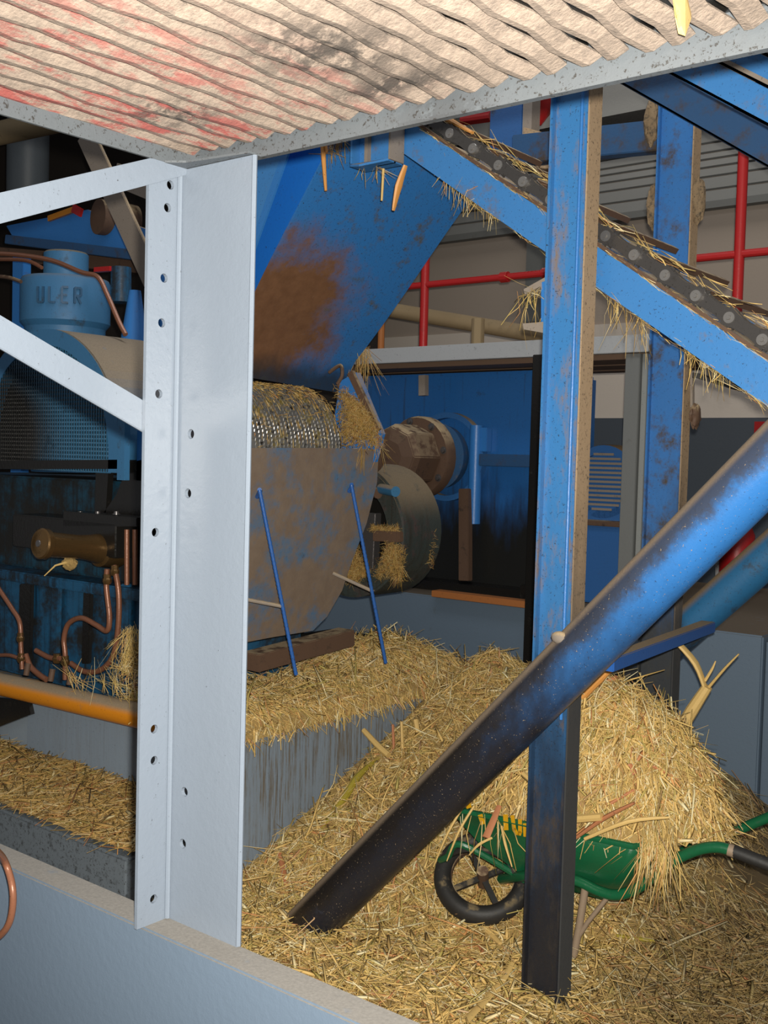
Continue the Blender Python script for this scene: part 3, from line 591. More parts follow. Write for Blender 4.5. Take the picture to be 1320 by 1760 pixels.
# ================================================================== GROOVED ROLLER
RX, RZ, RR = -3.345, 1.775, 0.285
RY0 = 3.0; RY1 = PX(590, 735, RX + RR * 0.97)[1]; RL = RY1 - RY0; NRG = int((RL - 0.01) / 0.0225)
ro = thing('crushing_roller', 'grooved steel crushing roller, wet with juice and fibre', 'roller', (RX, 3.5, RZ - RR))
MB().lathe([(0, 0), (RR - 0.018, 0), (RR - 0.018, RL), (0, RL)], (RX, RY0, RZ), (0, 1, 0), 64).build('drum', M_BLACK, ro, smooth=30)
M_RING = NT('juicy_toothed_steel'); nn_ = M_RING
colr = nn_.mix(nn_.ss(nn_.noise(14, 5, sc=(1, 1.0, 1), rough=0.7), 0.50, 0.64), (0.17, 0.165, 0.16), (0.20, 0.15, 0.045))
M_RING = nn_.done(nn_.mix(nn_.ss(nn_.noise(50, 3), 0.55, 0.7), colr, (0.03, 0.025, 0.02)), nn_.mix(nn_.ss(nn_.noise(14, 5), 0.45, 0.6), (0.30,) * 3, (0.6,) * 3), 0.5)
m = MB(); NT_ = 200; rings = []
for k in range(NT_):
    a = 2 * math.pi * k / NT_; dz = (1 if k % 2 else -1) * 0.0014
    dirv = np.array((math.cos(a), 0, math.sin(a))); rr_ = RR + dz
    rings.append([m.bm.verts.new(V3(np.array((RX, RY0, RZ)) + dirv * r + np.array((0, h, 0)))) for r, h in ((RR - 0.024, 0.003), (rr_ - 0.002, 0.0090), (rr_, 0.011), (rr_ - 0.002, 0.0135), (RR - 0.024, 0.0200))])
for k in range(NT_):
    A_, B_ = rings[k], rings[(k + 1) % NT_]
    for i in range(4): m.bm.faces.new((A_[i], B_[i], B_[i + 1], A_[i + 1]))
ring = m.build('tooth_ring', M_RING, ro)
for k in range(1, NRG): dup(ring, (0, 0.0225 * k, 0), ro).rotation_euler = (0, 0.0157 * (k % 2), 0)
MB().cyl((RX, 2.86, RZ), (RX, RY0, RZ), 0.11, 24).build('journal', M_STEEL, ro, smooth=True)
MB().cyl((RX, RY1, RZ), (RX, 4.05, RZ), 0.10, 24).build('shaft', M_RUSTB, ro, smooth=True)
def on_roll(n):
    a = rng.uniform(-0.3, 1.75, n); y = rng.uniform(RY0, RY1, n); k = rng.random(n) < (0.12 + 0.6 * np.clip((a - 0.25) / 1.2, 0, 1)); a, y = a[k], y[k]; m_ = len(a)
    p = np.stack([RX + (RR + 0.001) * np.cos(a), y, RZ + (RR + 0.001) * np.sin(a)], 1); t = rng.random(m_) < 0.7
    return strands_mesh('r', p, np.where(t, math.pi, rng.uniform(0, 6.3, m_)), np.where(t, np.pi / 2 - a, 0.2), rng.uniform(0.01, 0.045, m_), rng.uniform(0.002, 0.006, m_), rng.normal(0, 0.1, m_), 0.3)
# mash between roller and headstock
def blob_strands(pts, n, L=(0.015, 0.05), sp=0.012, W=(0.0015, 0.003)):
    P = np.array(pts); i = rng.integers(0, len(P), n); w = rng.dirichlet(np.full(len(P), 0.55), n); pos = w @ P + rng.normal(0, sp, (n, 3))
    return strands_mesh('b', pos, rng.uniform(0, 6.3, n), rng.normal(0, 0.7, n), rng.uniform(*L, n), rng.uniform(*W, n), rng.normal(0, 0.2, n), 0.3)
M_MASH = straw_mat('wet_orange_bagasse', 0.62, (1.1, 0.95, 0.7))
T1 = [PY(580, 664, 3.60), PY(583, 770, 3.60), PY(655, 768, 3.66), PY(640, 725, 3.66), PY(610, 690, 3.63)]
heap('roller_fibre', 'green-yellow cane fibre stuck on top of the grooved roller', None, [on_roll(3200)], [M_MASH, M_MASH])
heap('bagasse_mash', 'wedge of matted bagasse squeezed out at the right end of the grooved roller', None, [blob_strands(T1, 3500), fringe(40, [PY(655, 765, 3.63), PY(620, 770, 3.6), PY(645, 745, 3.65)], 0.05, 0.14, 0.5)], [M_MASH, M_MASH])
T2 = [PY(390, 725, 3.02), PY(430, 735, 3.03), PY(420, 780, 3.03), PY(392, 820, 3.02)]
heap('bagasse_mash', 'clump of wet bagasse on the near end of the grooved roller beside the column', None, [blob_strands(T2, 1500)], [M_MASH, M_MASH])

# ================================================================== APRON PLATE
ap = thing('apron_plate', 'hanging blue apron plate worn to brown rust, with two reinforcing-bar stays', 'apron', (-3.1, 3.3, 0.95))
def AX(py): return -3.0 - 0.17 * (py - 770) / 335.0 - 0.03 * ((py - 930) / 160.0) ** 2
ol = [(432, 770), (540, 770), (651, 772), (648, 830), (630, 900), (606, 962), (588, 1015), (562, 1060), (538, 1084), (470, 1095), (412, 1106), (396, 1098), (384, 1082), (372, 1000), (372, 930), (396, 860), (414, 810)]
ctr = (505, 930); m = MB()
rings_ = []
for s_ in (1.0, 0.72, 0.42, 0.12):
    rings_.append([m.bm.verts.new(V3(PX(ctr[0] + (a - ctr[0]) * s_, ctr[1] + (b - ctr[1]) * s_, AX(ctr[1] + (b - ctr[1]) * s_)))) for a, b in ol])
for A_, B_ in zip(rings_[:-1], rings_[1:]):
    for k in range(len(ol)): m.bm.faces.new((A_[k], A_[(k + 1) % len(ol)], B_[(k + 1) % len(ol)], B_[k]))
m.bm.faces.new(rings_[-1]); bmesh.ops.recalc_face_normals(m.bm, faces=m.bm.faces[:])
rr2 = bmesh.ops.extrude_face_region(m.bm, geom=m.bm.faces[:]); bmesh.ops.translate(m.bm, verts=[g for g in rr2['geom'] if isinstance(g, bmesh.types.BMVert)], vec=(-0.012, 0.004, 0))
m.build('plate', M_APRON, ap, smooth=30)
M_ROD = paint('blue_rebar', (0.022, 0.10, 0.34), (0.04, 0.05, 0.09), 0.3, 30, 0.5, 0.4)
def rebar(q0, q1, x0, x1, sp0, sp1):
    a, b = PX(*q0, x0), PX(*q1, x1); n = 90
    rd = MB().tube([a + (b - a) * k / n for k in range(n + 1)], [0.0085 if k % 2 else 0.0070 for k in range(n + 1)], 9).build('stay_rod', M_ROD, ap, smooth=True)
    c = PX(*sp1, x0 + (x1 - x0) * 0.58); e = PX(*sp0, AX(sp0[1]) + 0.0)
    MB().tube([e, c], 0.0075, 8).build('spur_rod', M_DUSTBAR, rd, smooth=True)
    h = PX(q0[0] - 4, q0[1] + 12, AX(q0[1]) + 0.005)
    MB().tube([h, (h + a) / 2 + np.array((0.01, 0, 0.01)), a], 0.009, 8).build('weld_stub', M_ROD, rd, smooth=True)
rebar((446, 842), (509, 1160), -2.985, -2.93, (389, 1024), (484, 1042)); rebar((604, 833), (663, 1140), -3.01, -2.96, (572, 985), (642, 1017))
MB().bar(PX(430, 1138, -3.25), PX(596, 1094, -3.25), 0.10, 0.075).build('steel_channel', M_RUSTB, label='dark rusty steel bar half buried in straw under the apron plate', cat='bar', bev=0.004)

# ================================================================== PLINTHS
MB().box((-4.235, 2.78, 0), (-3.1, 4.62, 0.655)).build('concrete_plinth', M_CONC, bev=0.008, label='grey-blue concrete machine plinth streaked with brown juice below the apron plate', cat='plinth')
MB().box((-6.6, 2.80, 0), (-4.245, 4.62, 0.60)).build('concrete_plinth', M_CONC2, bev=0.008, label='pale grey concrete block at the far left under the dark beam end', cat='plinth')
MB().box((-6.6, 2.37, 0), (-3.0, 2.775, 0.345)).build('concrete_step', M_ROUGH, bev=0.01, label='low rough dark concrete step behind the parapet, topped with straw', cat='step')
MB().box((-5.0, 5.40, 0), (-1.90, 7.6, 0.925)).build('concrete_plinth', M_CONC3, bev=0.008, label='slate grey concrete drive plinth behind the straw heap', cat='plinth')
MB().box((-1.895, 5.43, 0), (0.6, 7.6, 0.90)).build('concrete_plinth', M_CONC3, bev=0.008, label='slate concrete block at the far right edge behind the barrow handles', cat='plinth')
pl0, pl1 = PY(752, 1022, 5.42), PY(925, 1032, 5.42)
MB().bar((pl0[0], 5.40, 0.945), (pl1[0], 5.40, 0.945), 0.09, 0.038).build('timber_batten', M_ORANGE2, bev=0.003, label='orange-brown timber batten lying along the edge of the drive plinth', cat='batten')

# ================================================================== LEFT MACHINE
eg = thing('mill_engine', 'oily blue mill gearbox casting behind the orange pipe', 'machine', (-4.4, 3.4, 0.62))
MB().box((-5.6, 3.02, 0.657), (-3.62, 3.9, 1.12)).build('lower_casting', M_OILBLUE2, eg, bev=0.01)
MB().box((-5.6, 2.96, 1.12), (-3.62, 3.9, 1.17)).build('casting_ledge', M_OILBLUE2, eg, bev=0.006)
MB().box((-5.6, 3.10, 1.17), (-3.70, 3.9, 1.62)).build('upper_casting', M_OILBLUE, eg, bev=0.01)
MB().poly([PY(-40, 792, 3.0), PY(205, 790, 3.0), PY(205, 806, 3.0), PY(-40, 806, 3.0)], (0, 0.5, 0)).build('drip_ledge', M_BLACK, eg)
for k, (a, b) in enumerate(((40, 60), (95, 108), (150, 162), (214, 228))):
    MB().poly([PY(a, 1003, 3.01), PY(b, 1003, 3.01), PY(b - 4, 1140, 3.01), PY(a - 4, 1140, 3.01)], (0, -0.022, 0)).build('casting_rib', M_OILBLUE2 if k % 2 else M_BLACK, eg, bev=0.004)
MB().poly([PY(174, 800, 3.08), PY(196, 800, 3.08), PY(190, 900, 3.08), PY(172, 900, 3.08)], (0, -0.03, 0)).build('support_web', M_BLACK, eg)
MB().poly([PY(245, 790, 3.05), PY(222, 795, 3.05), PY(200, 850, 3.05), PY(172, 890, 3.05), PY(150, 905, 3.05), PY(150, 925, 3.05), PY(260, 925, 3.05)], (0, 0.03, 0)).build('curved_bracket', M_BLACK, eg)
MB().box((-4.55, 2.90, 1.30), (-3.78, 3.09, 1.45)).build('bearing_block', M_BLACK, eg, bev=0.006)
MB().poly([PY(108, 878, 2.9), PY(235, 890, 2.9), PY(235, 905, 2.9), PY(108, 905, 2.9)], (0, 0.1, 0)).build('bearing_cap', M_BLACK, eg, bev=0.003)
for a in (128, 158, 190): bolt(PY(a, 886, 2.9) + np.array((0, 0.03, 0.004)), (0, 0, 1), 0.012, eg, M_STEEL)
for a in (218, 232): MB().cyl(PY(a, 910, 2.92), PY(a, 1005, 2.92), 0.011, 10).build('copper_tube', M_COPPER, eg, smooth=True)
gc0, gc1 = PY(66, 934, 2.60), PY(206, 946, 3.02)
gx = (gc1 - gc0); gl = np.linalg.norm(gx)
gcy = thing('grease_cylinder', 'oily bronze tapering cylinder pointing out of the black bearing', 'cylinder', gc0)
MB().lathe([(0, 0), (0.028, 0), (0.040, 0.004), (0.058, 0.006), (0.064, 0.012), (0.064, 0.035), (0.052, 0.045), (0.050, gl * 0.45), (0.056, gl * 0.6), (0.066, gl * 0.72), (0.078, gl * 0.74), (0.080, gl * 0.95), (0.07, gl), (0, gl)], gc0, gx, 32).build('barrel', M_BRONZE, gcy, smooth=30)
MB().lathe([(0, -0.004), (0.014, -0.004), (0.016, 0.002)], gc0, gx, 12).build('end_plug', M_STEEL, gcy, smooth=True)
lump((120, 968), 2.8, 0.035, 0.03, 'straw_wad', gcy, M_DIRT)
MB().tube([PY(116, 966, 2.78), PY(95, 972, 2.74), PY(76, 990, 2.70)], [0.006, 0.004, 0.002], 6).build('straw_stalk', M_CANE, gcy)
# oil hoses
def hose(pts, y, r, label, fit=()):
    P = smoothpts([PY(a, b, y) for a, b in pts]); h = MB().tube(P, r, 10).build('oil_hose', M_COPPER, smooth=True, label=label, cat='hose', group='oil hoses on the gearbox')
    for a, b in fit:
        c = PY(a, b, y); MB().lathe([(0, -0.022), (r * 1.25, -0.022), (r * 1.7, -0.012), (r * 1.7, 0.0), (r * 1.35, 0.004), (r * 1.35, 0.02), (0, 0.022)], c, (0, 0, 1), 8).build('fitting', M_BRONZE, h, smooth=30)
hose([(112, 1168), (112, 1125), (110, 1098), (118, 1072), (140, 1062), (165, 1074), (184, 1084), (188, 1060), (183, 1010), (184, 978)], 2.80, 0.0115, 'looped copper oil hose between bronze cylinder and orange pipe', [(112, 1135), (184, 995)])
hose([(196, 972), (204, 1020), (203, 1080), (194, 1128), (172, 1152), (145, 1154), (122, 1140)], 2.85, 0.012, 'long copper hose hanging from the bronze cylinder, behind the looped one', [(197, 980)])
hose([(-20, 985), (0, 1015), (20, 1045), (34, 1070), (36, 1110), (38, 1150)], 2.76, 0.0105, 'amber oil hose dropping to the orange pipe at the left edge', [(35, 1095), (36, 1130)])
hose([(-20, 1128), (15, 1126), (40, 1135)], 2.83, 0.009, 'short brown hose end lying behind the amber hose')
hose([(44, 1125), (52, 1145), (68, 1160), (80, 1168)], 2.79, 0.013, 'short dusty elbow pipe joining the orange pipe beside the amber hose')
hose([(62, 1118), (85, 1130), (105, 1132)], 2.83, 0.012, 'dusty short pipe running level behind the looped hose', [(98, 1131)])
# orange pipe on the plinth edge
oa, ob = PY(-60, 1162, 2.72), PY(300, 1244, 2.72); ob = oa + (ob - oa) * 1.08
op = thing('orange_pipe', 'orange painted pipe lying along the plinth edge, dusty on top', 'pipe', oa)
MB().tube([oa + (ob - oa) * k / 20 for k in range(21)], 0.049, 24).build('tube_body', M_ORANGE, op, smooth=True)
for a, b in ((38, 1150), (80, 1160), (112, 1166)): c = PY(a, b, 2.72); MB().cyl(c + np.array((0, 0.02, -0.03)), c + np.array((0, 0.03, 0.02)), 0.013, 10).build('socket', M_RUSTB, op, smooth=True)
MB().poly([PY(-50, 1195, 2.76), PY(48, 1205, 2.76), PY(53, 1228, 2.76), PY(-50, 1268, 2.76)], (0, 0.02, 0)).build('beam_end', M_BLACK, label='black greasy beam end under the orange pipe at the left edge', cat='beam')
# fan / mesh guard
fg = thing('mesh_guard', 'blue arched wire-mesh guard above the oily casting, dusty on top', 'guard', (-4.45, 3.0, 1.68))
GX, GZ, GR, GY = -4.47, 1.74, 0.575, 3.0; gz0 = 1.66
def arch(r, n=40):
    return [(GX + r, gz0)] + [(GX + r * math.cos(math.pi * k / n), GZ + r * math.sin(math.pi * k / n)) for k in range(n + 1)] + [(GX - r, gz0)]
m = MB(); A_, B_ = arch(GR), arch(GR - 0.075)
for k in range(len(A_) - 1):
    m.poly([(A_[k][0], GY, A_[k][1]), (A_[k + 1][0], GY, A_[k + 1][1]), (B_[k + 1][0], GY, B_[k + 1][1]), (B_[k][0], GY, B_[k][1])], (0, 0.012, 0))
bmesh.ops.remove_doubles(m.bm, verts=m.bm.verts[:], dist=1e-5); m.build('front_ring', M_CAP, fg)
m = MB()
for k in range(len(A_) - 1):
    m.poly([(A_[k][0], GY + 0.005, A_[k][1]), (A_[k + 1][0], GY + 0.005, A_[k + 1][1]), (A_[k + 1][0], GY + 0.5, A_[k + 1][1]), (A_[k][0], GY + 0.5, A_[k][1])])
m.build('shell', M_GUARD, fg, smooth=True)
MB().poly([(x, GY + 0.12, z) for x, z in arch(GR - 0.01)], (0, 0.01, 0)).build('back_panel', M_BLACK, fg)
m = MB(); r_in = GR - 0.07; st = 0.0185; k = -int(r_in / st)
while k * st < r_in:
    x = k * st; top = GZ + math.sqrt(max(0, r_in ** 2 - x * x)); m.box((GX + x - 0.0032, GY + 0.004, gz0), (GX + x + 0.0032, GY + 0.008, top)); k += 1
k = 0
while gz0 + k * st < GZ + r_in:
    z = gz0 + k * st; hw = math.sqrt(max(0, r_in ** 2 - max(0, z - GZ) ** 2)); m.box((GX - hw, GY + 0.0085, z - 0.0032), (GX + hw, GY + 0.0125, z + 0.0032)); k += 1
m.build('wire_mesh', M_WIRE, fg, kind='stuff')
MB().box((GX + GR + 0.002, GY - 0.01, gz0 - 0.03), (GX + GR + 0.05, GY + 0.02, 1.93)).build('corner_strip', M_CAP, fg)
MB().box((GX + GR + 0.06, GY + 0.05, gz0 - 0.03), (GX + GR + 0.16, GY + 0.45, 1.88)).build('side_box', M_BLUE, fg)
# hydraulic cap
cp = thing('hydraulic_cap', 'dusty blue cylindrical pressure cap with worn raised lettering behind the mesh guard', 'cap', (-5.1, 3.7, 2.2))
cpc = PY(113, 510, 3.75); r = 77 * 5.9 / FPX * 1.03; zt2 = PY(113, 465, 3.75 - r * 0.8)[2]; zn = PY(117, 434, 3.75)[2]; zb2 = PY(113, 575, 3.75)[2]
MB().lathe([(0, 1.63), (r * 0.72, 1.63), (r * 0.9, zb2 + 0.03), (r, zb2 + 0.06), (r, zt2 - 0.02), (r * 0.96, zt2), (0, zt2 + 0.01)], (cpc[0], 3.75, 0), (0, 0, 1), 40).build('body', M_CAP, cp, smooth=30)
MB().lathe([(0, zt2), (r * 0.5, zt2), (r * 0.5, zn - 0.01), (r * 0.46, zn), (0, zn)], (cpc[0], 3.75, 0), (0, 0, 1), 28).build('neck', M_CAP, cp, smooth=30)
# worn raised letters round the cap
LETT = {'U': [((0, 1), (0, 0)), ((0, 0), (0.6, 0)), ((0.6, 0), (0.6, 1))], 'L': [((0, 1), (0, 0)), ((0, 0), (0.6, 0))], 'E': [((0, 0), (0, 1)), ((0, 1), (0.6, 1)), ((0, 0.5), (0.5, 0.5)), ((0, 0), (0.6, 0))], 'R': [((0, 0), (0, 1)), ((0, 1), (0.6, 1)), ((0.6, 1), (0.6, 0.5)), ((0.6, 0.5), (0, 0.5)), ((0.2, 0.5), (0.6, 0))]}
M_LETTER = paint('worn_raised_letter', (0.028, 0.095, 0.19), (0.03, 0.05, 0.06), 0.6, 20, 0.5, 0.5)
camdir = math.atan2(-3.75, -cpc[0])
for k, chx in enumerate('ULER'):
    m = MB(); an_ = camdir - 0.5 + k * 0.27
    for (ax_, ay_), (bx_, by_) in LETT[chx]:
        def cpt(u, v):
            an = camdir - 0.62 + (k * 0.27) + u * 0.22; return np.array((cpc[0] + (r + 0.004) * math.cos(an), 3.75 + (r + 0.004) * math.sin(an), zt2 - 0.16 + v * 0.085))
        for h_ in range(3):
            f0, f1 = h_ / 3, (h_ + 1) / 3; m.bar(cpt(ax_ + (bx_ - ax_) * f0, ay_ + (by_ - ay_) * f0), cpt(ax_ + (bx_ - ax_) * f1, ay_ + (by_ - ay_) * f1), 0.012, 0.012, up=(math.cos(an_), math.sin(an_), 0))
    m.build('raised_letter', M_LETTER, cp)
cq = PY(218, 500, 3.7)
sb = thing('relief_valve', 'blue funnel-shaped valve body beside the dusty pressure cap', 'valve', (cq[0], 3.7, 2.1))
MB().lathe([(0, 2.05), (0.06, 2.05), (0.06, 2.26), (0.075, 2.28), (0.03, 2.58), (0, 2.58)], (PY(232, 500, 3.6)[0], 3.6, 0), (0, 0, 1), 20).build('body', M_BLUE, sb, smooth=30)
MB().cyl(PY(208, 460, 3.75), PY(208, 520, 3.75), 0.055, 16).build('flange_barrel', M_OILBLUE2, sb, smooth=30)
MB().bar(PY(165, 464, 3.7), PY(192, 462, 3.7), 0.03, 0.025).build('red_tag', M_RED, label='small red tag beside the blue pressure cap', cat='tag')
# copper lines over the cap
def line(pts, y, r, mat, label): MB().tube(smoothpts([PY(a, b, y) for a, b in pts]), r, 8).build('copper_line', mat, smooth=True, label=label, cat='pipe')
line([(-30, 435), (30, 438), (90, 448), (140, 468), (168, 476), (185, 508), (204, 552), (216, 575)], 3.3, 0.012, M_COPPER, 'long copper pipe crossing in front of the pressure cap and bending down')
line([(-30, 446), (40, 447), (72, 460)], 3.34, 0.010, M_COPPER, 'thin copper pipe just below the long bent one at the left edge')
line([(-30, 474), (10, 476), (36, 484)], 3.34, 0.010, M_RUSTB, 'short brown pipe meeting the side of the pressure cap')
# mill frame: upright and beams, top left
mf = thing('mill_structure', 'dirty blue mill frame of uprights and rails at upper left behind the grey braces', 'frame', (-5.6, 4.2, 0.6))
q = PY(20, 460, 3.9); MB().box((q[0], 3.905, 0.657), (q[0] + 0.12, 3.96, PY(20, 440, 3.9)[2])).build('upright', M_BLUE, mf, bev=0.003)
q = PY(262, 460, 4.25); MB().box((q[0], 4.22, 0.657), (q[0] + 0.12, 4.60, 2.95)).build('upright', M_BLUE, mf, bev=0.003)
MB().poly([PY(10, 388, 4.3), PY(150, 360, 4.3), PY(270, 400, 4.3), PY(270, 448, 4.3), PY(150, 425, 4.3), PY(20, 405, 4.3)], (0, 0.06, 0)).build('sloping_plate', M_BLUE, mf, bev=0.004)
MB().bar(PY(15, 412, 4.2), PY(275, 444, 4.2), 0.06, 0.06).build('rail', M_CONVD, mf, bev=0.004)
MB().bar(PY(20, 440, 4.5), PY(275, 462, 4.5), 0.2, 0.09).build('rail', M_RUSTB, mf)
a, b = PY(146, 228, 3.6), PY(262, 480, 3.6)
ds = MB().bar(a, b, 0.02, 0.13, up=(1, 0, 0.6)).build('diagonal_strut', M_DUSTBAR, bev=0.003, label='dusty grey flat strut slanting behind the upper grey brace', cat='strut')
MB().bar(PY(200, 300, 4.4), PY(275, 330, 4.4), 0.03, 0.14, up=(0, 0, 1)).build('strut_gusset', M_DUSTBAR, label='tan plate crossing behind the dusty grey strut', cat='plate')
MB().tube([PY(-40, 238, 4.6), PY(150, 195, 4.6)], 0.085, 24).build('lagged_pipe', M_TANPIPE, smooth=True, label='stained tan pipe under the platform at top left', cat='pipe')
M_DRUM = paint('grey_blue_drum', (0.075, 0.09, 0.105), (0.04, 0.045, 0.05), 0.4, 5, 0.2, 0.5)
dr = thing('hanging_drum', 'grey-blue upright drum behind the tan pipe at top left', 'drum', PY(48, 330, 5.0))
rc = PY(48, 280, 5.0); z1_, z0_ = PY(48, 130, 5.0)[2], PY(48, 340, 5.0)[2]
MB().lathe([(0, z0_), (0.14, z0_), (0.16, z0_ + 0.04), (0.16, z1_), (0, z1_)], (rc[0], 5.0, 0), (0, 0, 1), 28).build('shell', M_DRUM, dr, smooth=30)
MB().bar((rc[0] - 0.13, 4.9, z0_), (rc[0] - 0.13, 4.9, z1_), 0.02, 0.02).build('corner_strip', M_BLUE, dr)
MB().bar((rc[0] + 0.16, 5.05, z0_), (rc[0] + 0.16, 5.05, z1_), 0.05, 0.02).build('corner_strip', M_BLUE, dr)
c = PY(168, 372, 4.25); MB().lathe([(0, 0), (0.11, 0), (0.11, 0.25), (0, 0.25)], c, (0.2, 1, 0), 24).build('flanged_pulley', M_RUSTB, smooth=30, label='dark brown round pulley beside the dusty grey strut', cat='pulley')
MB().bar(PY(84, 376, 4.2), PY(128, 360, 4.2), 0.02, 0.035).build('orange_bar', M_ORANGE, label='small orange bar below the upper grey brace', cat='bar')
MB().bar(PY(126, 358, 4.19), PY(140, 366, 4.19), 0.02, 0.05).build('red_tag', M_RED, label='red end piece next to the small orange bar', cat='tag')

# ================================================================== RIGHT OF ROLLER: guard drum, coupling, gearcase
gd = thing('drum_guard', 'dusty rounded steel guard right of the apron plate, open inside', 'guard', (-3.4, 4.2, 0.9))
DX, DZ, DR = -3.46, 1.40, 0.315
M_DRG = paint('oily_dusty_guard', (0.035, 0.045, 0.042), (0.065, 0.038, 0.036), 0.7, 11, 0.9, 0.5, 0.80, (0.22, 0.165, 0.10), streak=0.9)
m = MB().lathe([(DR, 0), (DR + 0.012, 0.003), (DR + 0.012, 0.30), (DR, 0.30), (DR, 0)], (DX, 4.06, DZ), (0, 1, 0), 48); m.build('shell', M_DRG, gd, smooth=30)
MB().lathe([(DR, 0.29), (0, 0.30), ], (DX, 4.06, DZ), (0, 1, 0), 40).build('back_disc', M_BLACK, gd)
MB().lathe([(DR - 0.085, 0.0), (DR, 0.0), (DR, 0.012), (DR - 0.085, 0.012), (DR - 0.085, 0)], (DX, 4.055, DZ), (0, 1, 0), 48).build('face_ring', M_DRG, gd, smooth=30)
MB().cyl(PY(655, 840, 4.05), PY(680, 845, 4.0), 0.025, 16).build('pin', M_GUARD, gd, smooth=30)
MB().cyl(PY(636, 845, 4.05), PY(650, 848, 4.03), 0.026, 12).build('pin', M_RUSTB, gd, smooth=30)
MB().poly([PY(640, 912, 4.03), PY(686, 914, 4.03), PY(686, 932, 4.03), PY(640, 930, 4.03)], (0, 0.09, 0)).build('bearing_brass', M_RUSTB, gd, bev=0.004)
MB().poly([PY(622, 880, 4.08), PY(645, 882, 4.08), PY(640, 990, 4.08), PY(618, 990, 4.08)], (0, 0.05, 0)).build('bearing_leg', M_STEEL, gd, bev=0.004)
MB().box((-3.85, 4.12, 0.66), (-3.38, 4.38, 0.84)).build('guard_base', M_BLACK, gd, bev=0.01)
heap('bagasse_mash', 'matted bagasse piled inside the rounded guard beside the apron plate', None, [blob_strands([PY(598, 985, 4.0), PY(632, 985, 4.0), PY(612, 940, 4.0), PY(605, 1000, 4.0)], 1500), blob_strands([PY(648, 992, 4.04), PY(690, 995, 4.04), PY(665, 935, 4.04), PY(690, 940, 4.04)], 1600), fringe(40, [PY(680, 945, 4.0), PY(690, 980, 4.0)], 0.04, 0.12, 0.6), blob_strands([PY(735, 890, 4.3), PY(742, 930, 4.3), PY(738, 970, 4.3)], 250), blob_strands([PY(640, 908, 4.05), PY(684, 910, 4.05)], 400, sp=0.008)], [M_MASH, M_MASH])

cpn = thing('shaft_coupling', 'dark brown many-sided coupling on the roller drive shaft', 'coupling', PY(690, 785, 5.2))
ca = PY(668, 784, 5.18); caxis = np.array((0.02, 1.0, 0.0))
MB().lathe([(0, 0), (0.10, 0), (0.18, 0.02), (0.20, 0.06), (0.20, 0.26), (0, 0.26)], ca, caxis, 8).build('hub', M_RUSTB, cpn, bev=0.006)
MB().lathe([(0, 0.26), (0.245, 0.26), (0.255, 0.28), (0.255, 0.34), (0.2, 0.36), (0, 0.36)], ca, caxis, 28).build('rim', M_RUSTB, cpn, smooth=30)
for k in range(8):
    an = k * math.pi / 4 + 0.2; c = ca + np.array((0.225 * math.cos(an), 0.26, 0.225 * math.sin(an))); bolt(c, (0, -1, 0), 0.016, cpn, M_STEEL)
MB().lathe([(0, 0.36), (0.09, 0.36), (0.09, 0.5), (0, 0.5)], ca, caxis, 20).build('shaft', M_RUSTB, cpn, smooth=30)

gx = thing('gearcase', 'big blue gearbox casing behind the coupling, black with oil below', 'gearbox', (-4.0, 6.0, 0.93))
MB().box((-4.95, 5.80, 0.93), (-3.42, 6.45, 2.32)).build('casing', M_GEAR, gx, bev=0.02)
dc = PY(765, 785, 5.78)
MB().lathe([(0.0, -0.02), (0.20, -0.02), (0.215, -0.10), (0.0, -0.12)], dc, (0, 1, 0), 36).build('output_disc', paint('dusty_disc', (0.03, 0.09, 0.20), (0.17, 0.13, 0.085), 0.7, 7, 0.5, 0.5), gx, smooth=30)
MB().lathe([(0.25, 0.02), (0.25, -0.035), (0.285, -0.035), (0.285, 0.02)], dc + np.array((0.03, 0, 0)), (0, 1, 0), 48).build('flange_ring', paint('dusty_ring', (0.03, 0.13, 0.35), (0.03, 0.03, 0.03), 0.4, 6, 0.4, 0.5, 0.9), gx, smooth=30)
q = PY(817, 800, 5.75); MB().cyl((q[0], 5.75, 1.36), (q[0], 5.75, 1.98), 0.042, 16).build('oil_column', M_BLUE, gx, smooth=30)
q2 = PY(832, 735, 5.74); MB().box((q2[0] - 0.03, 5.74, q2[2] - 0.15), (q2[0] + 0.02, 5.80, q2[2])).build('lug', M_BLUE, gx, bev=0.004)
a, b = PY(826, 780, 5.72), PY(940, 782, 5.72); MB().box((a[0], 5.70, a[2] - 0.075), (b[0] + 0.1, 5.80, a[2])).build('split_flange', M_CONVD, gx, bev=0.004)
a, b = PY(800, 840, 5.70), PY(800, 998, 5.68); MB().bar(a, b, 0.075, 0.05, up=(0, 1, 0)).build('stay_bar', M_RUSTB, gx, bev=0.004)
MB().box((-4.95, 5.62, 0.93), (-3.3, 5.8, 0.985)).build('base_flange', M_BLACK, gx, bev=0.004)
a = PY(915, 992, 5.60); MB().box((a[0] - 0.06, 5.56, 0.93), (a[0] + 0.05, 5.68, 1.03)).build('foot', M_BLACK, gx, bev=0.006)
for k in range(3): c = PY(690 + 60 * k, 650, 5.79); 
for qx, qz in ((922, 1.9), (922, 1.6), (922, 1.3), (922, 1.05)): c = PY(qx, 800, 5.80); bolt((c[0], 5.80, qz), (0, -1, 0), 0.014, gx, M_STEEL)
MB().box((-3.42, 5.82, 0.95), (-3.36, 5.90, 2.3)).build('corner_edge', M_BLACK, gx)
c0, c1 = PY(728, 645, 5.60), PY(728, 680, 5.60); MB().bar(c0, c1, 0.05, 0.04, up=(0, 1, 0)).build('lifting_tab', M_DUSTBAR, gx)

